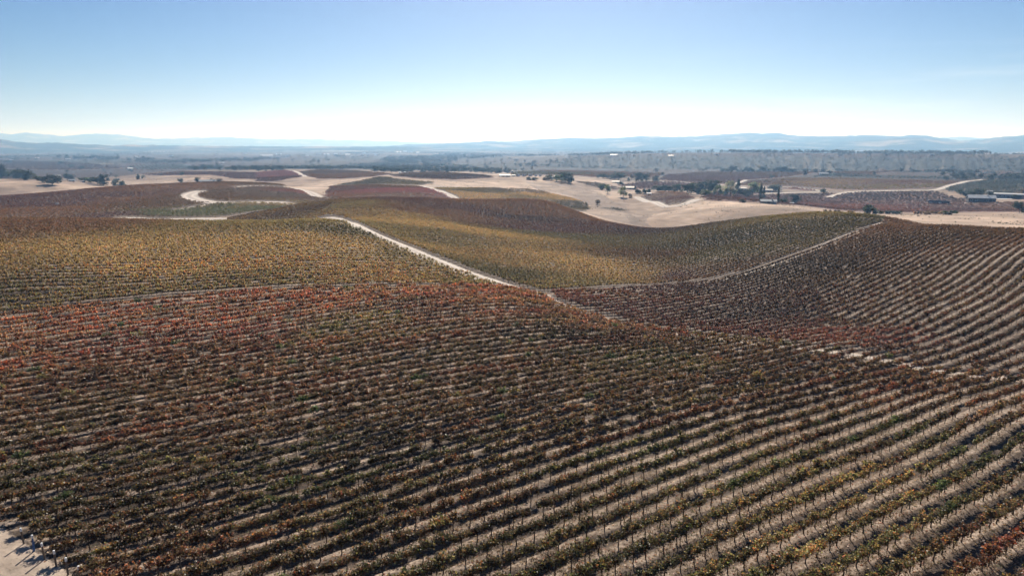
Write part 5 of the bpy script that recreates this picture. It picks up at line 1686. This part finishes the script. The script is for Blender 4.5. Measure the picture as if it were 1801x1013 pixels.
house(1449, 308.5, 16, 5, 'pale farm building at the near end of the orchard strip', 'white', 'metal', .2, .4, doors=1, windows=3, name='farm_building', cat='farm building')
house(1096, 294.5, 12, 2, 'long white roof on the flat below the bluffs', 'white', 'white', 0, .3, doors=1, windows=3, name='farm_building', cat='farm building', shed=True)

# carport at the round oak
x, y = hit(1393, 362.5)
d = project(x, y, gz(x, y))[2] / F
t = bpy.data.objects.new('carport', None)
COL.objects.link(t)
t.location = (x, y, gz(x, y))
t.rotation_euler = (0, 0, -math.atan2(x, y) + .3)
tag(t, 'small white-roofed carport on posts at the end of the dry field', 'carport', 'farm buildings')
W, H = 6.5 * d, 6 * d
for sx in (-1, 1):
    for sy in (0, 1):
        mb = MB()
        mb.box(sx * W * .46 - .09, sy * W * .7 - .09, -.5, sx * W * .46 + .09, sy * W * .7 + .09, H * .78)
        mb.build('post', M_STEEL, t)
mb = MB()
mb.tube([(-W * .55, W * .35, H * .78 - .5), (W * .55, W * .35, H * .78 - .5)], .01, 4)
mb = MB()
for sg in (-1, 1):
    p = [(-W * .55, W * .35, H), (W * .55, W * .35, H), (W * .55, W * .35 + sg * W * .45, H * .78), (-W * .55, W * .35 + sg * W * .45, H * .78)]
    q = [(a, b, c + .15) for a, b, c in p]
    mb.poly(p); mb.poly(q[::-1])
    for i in range(4):
        j = (i + 1) % 4
        mb.poly([p[i], p[j], q[j], q[i]])
mb.build('roof', MR['white'], t)

# white trailers in a row
for k, (px, wp) in enumerate(((911, 9), (922, 10), (933, 9), (942, 6), (950, 6))):
    x, y = hit(px, 311)
    d = project(x, y, gz(x, y))[2] / F
    W, H = wp * d * .82, 4.2 * d
    t = bpy.data.objects.new('trailer', None)
    COL.objects.link(t)
    t.location = (x, y, gz(x, y))
    t.rotation_euler = (0, 0, -math.atan2(x, y) + random.uniform(-.2, .2))
    tag(t, f'white box trailer, {ORD[k]} from the left in the row by the oaks', 'trailer', 'white trailers parked in a row')
    mb = MB()
    mb.box(-W / 2, 0, .7, W / 2, 2.6, H - .25)
    mb.poly([(-W / 2, 0, H - .25), (W / 2, 0, H - .25), (W / 2 - .3, .3, H), (-W / 2 + .3, .3, H)])
    mb.poly([(-W / 2 + .3, .3, H), (W / 2 - .3, .3, H), (W / 2 - .3, 2.3, H), (-W / 2 + .3, 2.3, H)])
    mb.poly([(W / 2, 2.6, H - .25), (-W / 2, 2.6, H - .25), (-W / 2 + .3, 2.3, H), (W / 2 - .3, 2.3, H)])
    mb.poly([(W / 2, 0, H - .25), (W / 2, 2.6, H - .25), (W / 2 - .3, 2.3, H), (W / 2 - .3, .3, H)])
    mb.poly([(-W / 2, 2.6, H - .25), (-W / 2, 0, H - .25), (-W / 2 + .3, .3, H), (-W / 2 + .3, 2.3, H)])
    mb.build('body', MW['white'], t)
    for q in (-.25, .2):
        mb = MB()
        mb.box(W * q, -.04, H * .5, W * q + W * .18, -.003, H * .75)
        mb.build('window', M_GLASS, t)
        mb = MB()
        mb.tube([(W * q * .6, -.1, .4), (W * q * .6, .25, .4)], .42, 12)
        mb.build('wheel', MR['dark'], t)

# mast in the middle distance
x, y = hit(709, 304.5)
d = project(x, y, gz(x, y))[2] / F
t = bpy.data.objects.new('wind_machine', None)
COL.objects.link(t)
t.location = (x, y, gz(x, y))
tag(t, 'tall thin dark mast between two white pump sheds', 'wind machine')
H = 15 * d
mb = MB(); mb.tube([(0, 0, -1), (0, 0, H * .5), (0, 0, H)], [.42, .34, .26], 8); mb.build('mast', M_STEEL, t)
mb = MB(); mb.tube([(-.9, 0, H), (.9, 0, H - .1)], [.35, .3], 8); mb.build('gearbox', M_STEEL, t)
for sg in (-1, 1):
    mb = MB()
    mb.poly([(-1.0, 0, H), (-1.0, sg * .16, H + sg * 2.8), (-.95, sg * .45, H + sg * 2.8), (-.92, .2, H)])
    mb.poly([(-.96, 0, H), (-.9, .2, H), (-.91, sg * .45, H + sg * 2.8), (-.96, sg * .16, H + sg * 2.8)])
    mb.build('blade', M_STEEL, t)

# small white box in the red vines
x, y = hit(101, 363)
t = bpy.data.objects.new('utility_box', None)
COL.objects.link(t)
t.location = (x, y, gz(x, y))
tag(t, 'small white utility box alone in the red-brown vineyard', 'utility box')
mb = MB(); mb.box(-.8, -.6, 0, .8, .6, 2.0); mb.build('cabinet', MW['white'], t)
mb = MB(); mb.box(-.95, -.75, 2.003, .95, .75, 2.14); mb.build('lid', MR['white'], t)

# fence along the far side of the dry field
for k in range(16):
    px = 1258 + 5.2 * k
    x, y = hit(px, 364.5 - .02 * k)
    mb = MB()
    mb.tube([(0, 0, -.3), (.02, 0, .8), (.03, 0, 1.5)], [.09, .08, .075], 6)
    tag(mb.build('fence_post', M_POST, None, (x, y, gz(x, y))), f'dark wooden fence post, {ORD[k]} from the left across the pale dry field', 'fence post', 'fence posts across the dry field')

# the town far out on the plain
g = random.Random(9)
town = [(20, 283, 6), (66, 279, 7), (120, 281, 8), (300, 276, 8), (470, 275, 22), (490, 272.5, 10), (506, 276, 8), (561, 272, 9), (574, 272.5, 10), (590, 273, 6), (612, 273, 9), (640, 270, 6), (700, 268.5, 12), (712, 268, 7), (722, 268.5, 9), (735, 270, 6),
        (770, 272, 8), (830, 277, 14), (850, 277, 10), (868, 276.5, 6), (912, 264, 4), (980, 273, 8), (1080, 274, 14), (1180, 275, 10), (1260, 273, 8), (1390, 272, 10), (1480, 274, 9), (1560, 272, 8), (1640, 274, 8), (1735, 272, 9), (660, 274, 6), (540, 275, 6), (430, 271, 8), (380, 273, 6), (240, 277, 6)]
for k, (px, py, wp) in enumerate(town):
    side = 'left of the tall mast' if px < 690 else ('behind the tall mast' if px < 900 else ('on the plain above the bluffs'))
    t = house(px, py, wp, g.uniform(2.0, 3.0), f'tiny white building far out on the hazy plain, {side}', 'white', g.choice(['white', 'white', 'metal', 'tan']), g.uniform(-.3, .3), g.uniform(.4, .7), doors=1, windows=2, name='house', cat='house', group='tiny white buildings ' + side, shed=g.random() < .5)
# ---------------------------------------------------------------- far hills
def hill_mat(name, a, b):
    m, nt, out = nodes(name)
    p = N(nt, 'BsdfPrincipled')
    p.inputs['Roughness'].default_value = 1
    p.inputs['Specular IOR Level'].default_value = 0
    geo = N(nt, 'NewGeometry')
    n = noise(nt, geo.outputs['Position'], .0016, 7, .62)
    c = mixc(nt, ramp(nt, n, .50, .66), a, b)
    nt.links.new(c, p.inputs['Base Color'])
    nt.links.new(p.outputs[0], out.inputs[0])
    return m


M_HILL = hill_mat('scrub hills', (.032, .042, .034), (.26, .21, .15))


def hills(crest, r, base, gully, seed, foot=.72, frac=1.0):
    c = np.array(crest, float)
    px = np.arange(c[0, 0], c[-1, 0] + .1, 3.0)
    py = np.interp(px, c[:, 0], c[:, 1])
    k = np.array([.25, .5, .25])
    py = np.convolve(np.pad(py, 1, 'edge'), k, 'valid')
    py = py - np.abs(1.6 * vnoise(px / 17, px * 0 + seed, seed)) - .9 * vnoise(px / 6, px * 0 + seed, seed + 1)
    a, t = ray(px, py)
    rc = r * (1 + .05 * fbm(a * 9, a * 0 + seed, 3, seed))
    zc = CAMZ - t * rc
    ss = np.r_[np.linspace(0, 1, 34), np.linspace(1.06, 1.6, 8)]
    V = []
    for s in ss:
        if s <= 1:
            rr = rc * (foot + (1 - foot) * s)
            rid = np.abs(fbm(a * r / 700 + .9 * s, s * 2.5 + a * 0, 4, seed + 3))
            prof = s ** 1.25
            z = base + (zc - base) * prof * (1 - gully * rid * 4 * s * (1 - s)) - gully * 14 * rid * s * (1 - s)
        else:
            rr = rc * (1 + (s - 1) * .5)
            z = base + (zc - base) * (1 - ((s - 1) / .6) ** 1.2)
        # small relief kept under the crest line
        z = z + (zc - base) * .05 * fbm(a * r / 260, rr / 260, 3, seed + 8) * np.minimum(s, 1) * (1 - np.exp(-((s - 1) / .12) ** 2))
        V.append(np.c_[rr * np.sin(a), rr * np.cos(a), z])
    V = np.array(V)
    n, k = V.shape[:2]
    ii = np.arange(n * k).reshape(n, k)
    q = np.stack([ii[:-1, :-1], ii[:-1, 1:], ii[1:, 1:], ii[1:, :-1]], -1).reshape(-1, 4)
    return tag(link('hills', mesh_np('hills', V.reshape(-1, 3), q.ravel(), np.full(len(q), 4), [M_HILL], smooth=True)), kind='structure')


hills([(640, 260), (690, 257), (720, 254.5), (760, 253.5), (820, 251.5), (860, 249), (900, 250), (930, 247), (975, 245), (1010, 243), (1060, 244.5), (1100, 242), (1130, 240), (1180, 241.5), (1220, 241), (1260, 237.5), (1290, 236.5), (1310, 234.5),
       (1345, 235.5), (1365, 234.5), (1385, 238), (1410, 240), (1450, 240.5), (1500, 239.5), (1540, 238.5), (1560, 240), (1580, 241.5), (1600, 238.5), (1625, 238.5), (1650, 243), (1690, 248), (1720, 247), (1760, 242), (1801, 238.5), (1900, 236), (2100, 240), (2300, 246)], 11000, -58, 1.1, 3, .66)
hills([(860, 262), (960, 259), (1060, 257.5), (1180, 255), (1280, 253), (1340, 250.5), (1420, 252), (1500, 249), (1560, 245.5), (1590, 243), (1620, 243.5), (1660, 249), (1720, 254), (1801, 251), (1900, 249), (2150, 255)], 9300, -58, .9, 13, .78)
hills([(1560, 250), (1620, 246), (1660, 243), (1690, 242), (1720, 243), (1760, 245), (1850, 250)], 19000, -60, .3, 5)
hills([(-350, 248), (-100, 244), (0, 246), (30, 250), (60, 252.5), (90, 251.5), (150, 254.5), (200, 256.5), (230, 255.5), (350, 257), (450, 258), (520, 258.5), (600, 258), (690, 258.5), (760, 259.5)], 8800, -57, .3, 7, .8)
hills([(-400, 238), (-200, 240), (0, 235), (20, 237), (45, 233.5), (75, 237), (110, 240), (140, 237.5), (170, 236), (210, 237), (240, 242), (280, 245), (310, 244), (345, 243), (390, 242), (430, 243.5), (480, 245.5), (560, 245.5), (640, 247.5), (700, 249.5), (760, 252), (900, 255)], 21000, -60, .4, 9, .8)

# ---------------------------------------------------------------- air
hz = MB()
hz.box(-46000, -9000, -64, 46000, 34000, 520)
m, nt, out = nodes('hazy air')
pv_ = N(nt, 'VolumePrincipled')
pv_.inputs['Color'].default_value = (.30, .57, 1.0, 1)
pv_.inputs['Density'].default_value = HAZE
pv_.inputs['Anisotropy'].default_value = .4
pv_.inputs['Absorption Color'].default_value = (1, 1, 1, 1)
nt.links.new(pv_.outputs[0], out.inputs['Volume'])
tag(hz.build('haze', m), kind='stuff')
# ---------------------------------------------------------------- light, sky, camera
SUN_AZ, SUN_EL = R(4.0), R(37.0)
sd = Vector((math.sin(SUN_AZ) * math.cos(SUN_EL), math.cos(SUN_AZ) * math.cos(SUN_EL), math.sin(SUN_EL)))
L = bpy.data.lights.new('sun', 'SUN')
L.energy, L.angle, L.color = 5.0, R(.53), (1.0, .93, .83)
lo = bpy.data.objects.new('sun', L)
lo.rotation_euler = sd.to_track_quat('Z', 'Y').to_euler()
lo.location = (0, 0, 400)
COL.objects.link(lo)
w = bpy.data.worlds.new('World')
scene.world = w
w.use_nodes = True
nt = w.node_tree
bg = nt.nodes['Background']
sky = nt.nodes.new('ShaderNodeTexSky')
sky.sky_type = 'NISHITA'
sky.sun_disc = False
sky.sun_elevation, sky.sun_rotation = SUN_EL, SUN_AZ
sky.altitude, sky.air_density, sky.dust_density, sky.ozone_density = 250, .72, .8, 3.0
hs = nt.nodes.new('ShaderNodeHueSaturation')
hs.inputs['Saturation'].default_value = 1.4
hs.inputs['Value'].default_value = .84
hs.inputs['Hue'].default_value = .505
nt.links.new(sky.outputs[0], hs.inputs['Color'])
tc = nt.nodes.new('ShaderNodeTexCoord')
mp = nt.nodes.new('ShaderNodeMapping')
mp.inputs['Scale'].default_value = (2.2, 2.2, 26)
nt.links.new(tc.outputs['Generated'], mp.inputs[0])
wisps = noise(nt, mp.outputs[0], 1.6, 6, .6)
sp = nt.nodes.new('ShaderNodeSeparateXYZ')
nt.links.new(tc.outputs['Generated'], sp.inputs[0])
low = math_(nt, 'MULTIPLY', ramp(nt, sp.outputs['Z'], .015, .05), ramp(nt, sp.outputs['Z'], .15, .06))
fac = math_(nt, 'MULTIPLY', math_(nt, 'MULTIPLY', ramp(nt, wisps, .5, .75, 0, .18), low), ramp(nt, sp.outputs['X'], .05, .45))
nt.links.new(mixc(nt, fac, hs.outputs[0], (13.0, 13.5, 14.0)), bg.inputs[0])
bg.inputs[1].default_value = .05
cam = bpy.data.cameras.new('camera')
cam.sensor_fit, cam.sensor_width, cam.lens = 'HORIZONTAL', 36, 36 * F / 1801
cam.clip_start, cam.clip_end = .5, 120000
co = bpy.data.objects.new('camera', cam)
co.location, co.rotation_euler = (0, 0, CAMZ), (R(90) - PITCH, 0, 0)
COL.objects.link(co)
scene.camera = co
scene.render.engine = 'CYCLES'
cy = scene.cycles
cy.use_denoising = True
cy.denoising_input_passes = 'RGB_ALBEDO'
cy.max_bounces, cy.diffuse_bounces, cy.glossy_bounces, cy.transmission_bounces, cy.volume_bounces, cy.transparent_max_bounces = 6, 3, 2, 4, 0, 6
cy.sample_clamp_indirect = 6
vs = scene.view_settings
vs.view_transform, vs.look, vs.exposure, vs.gamma = 'Standard', 'None', 0.72, 1.0
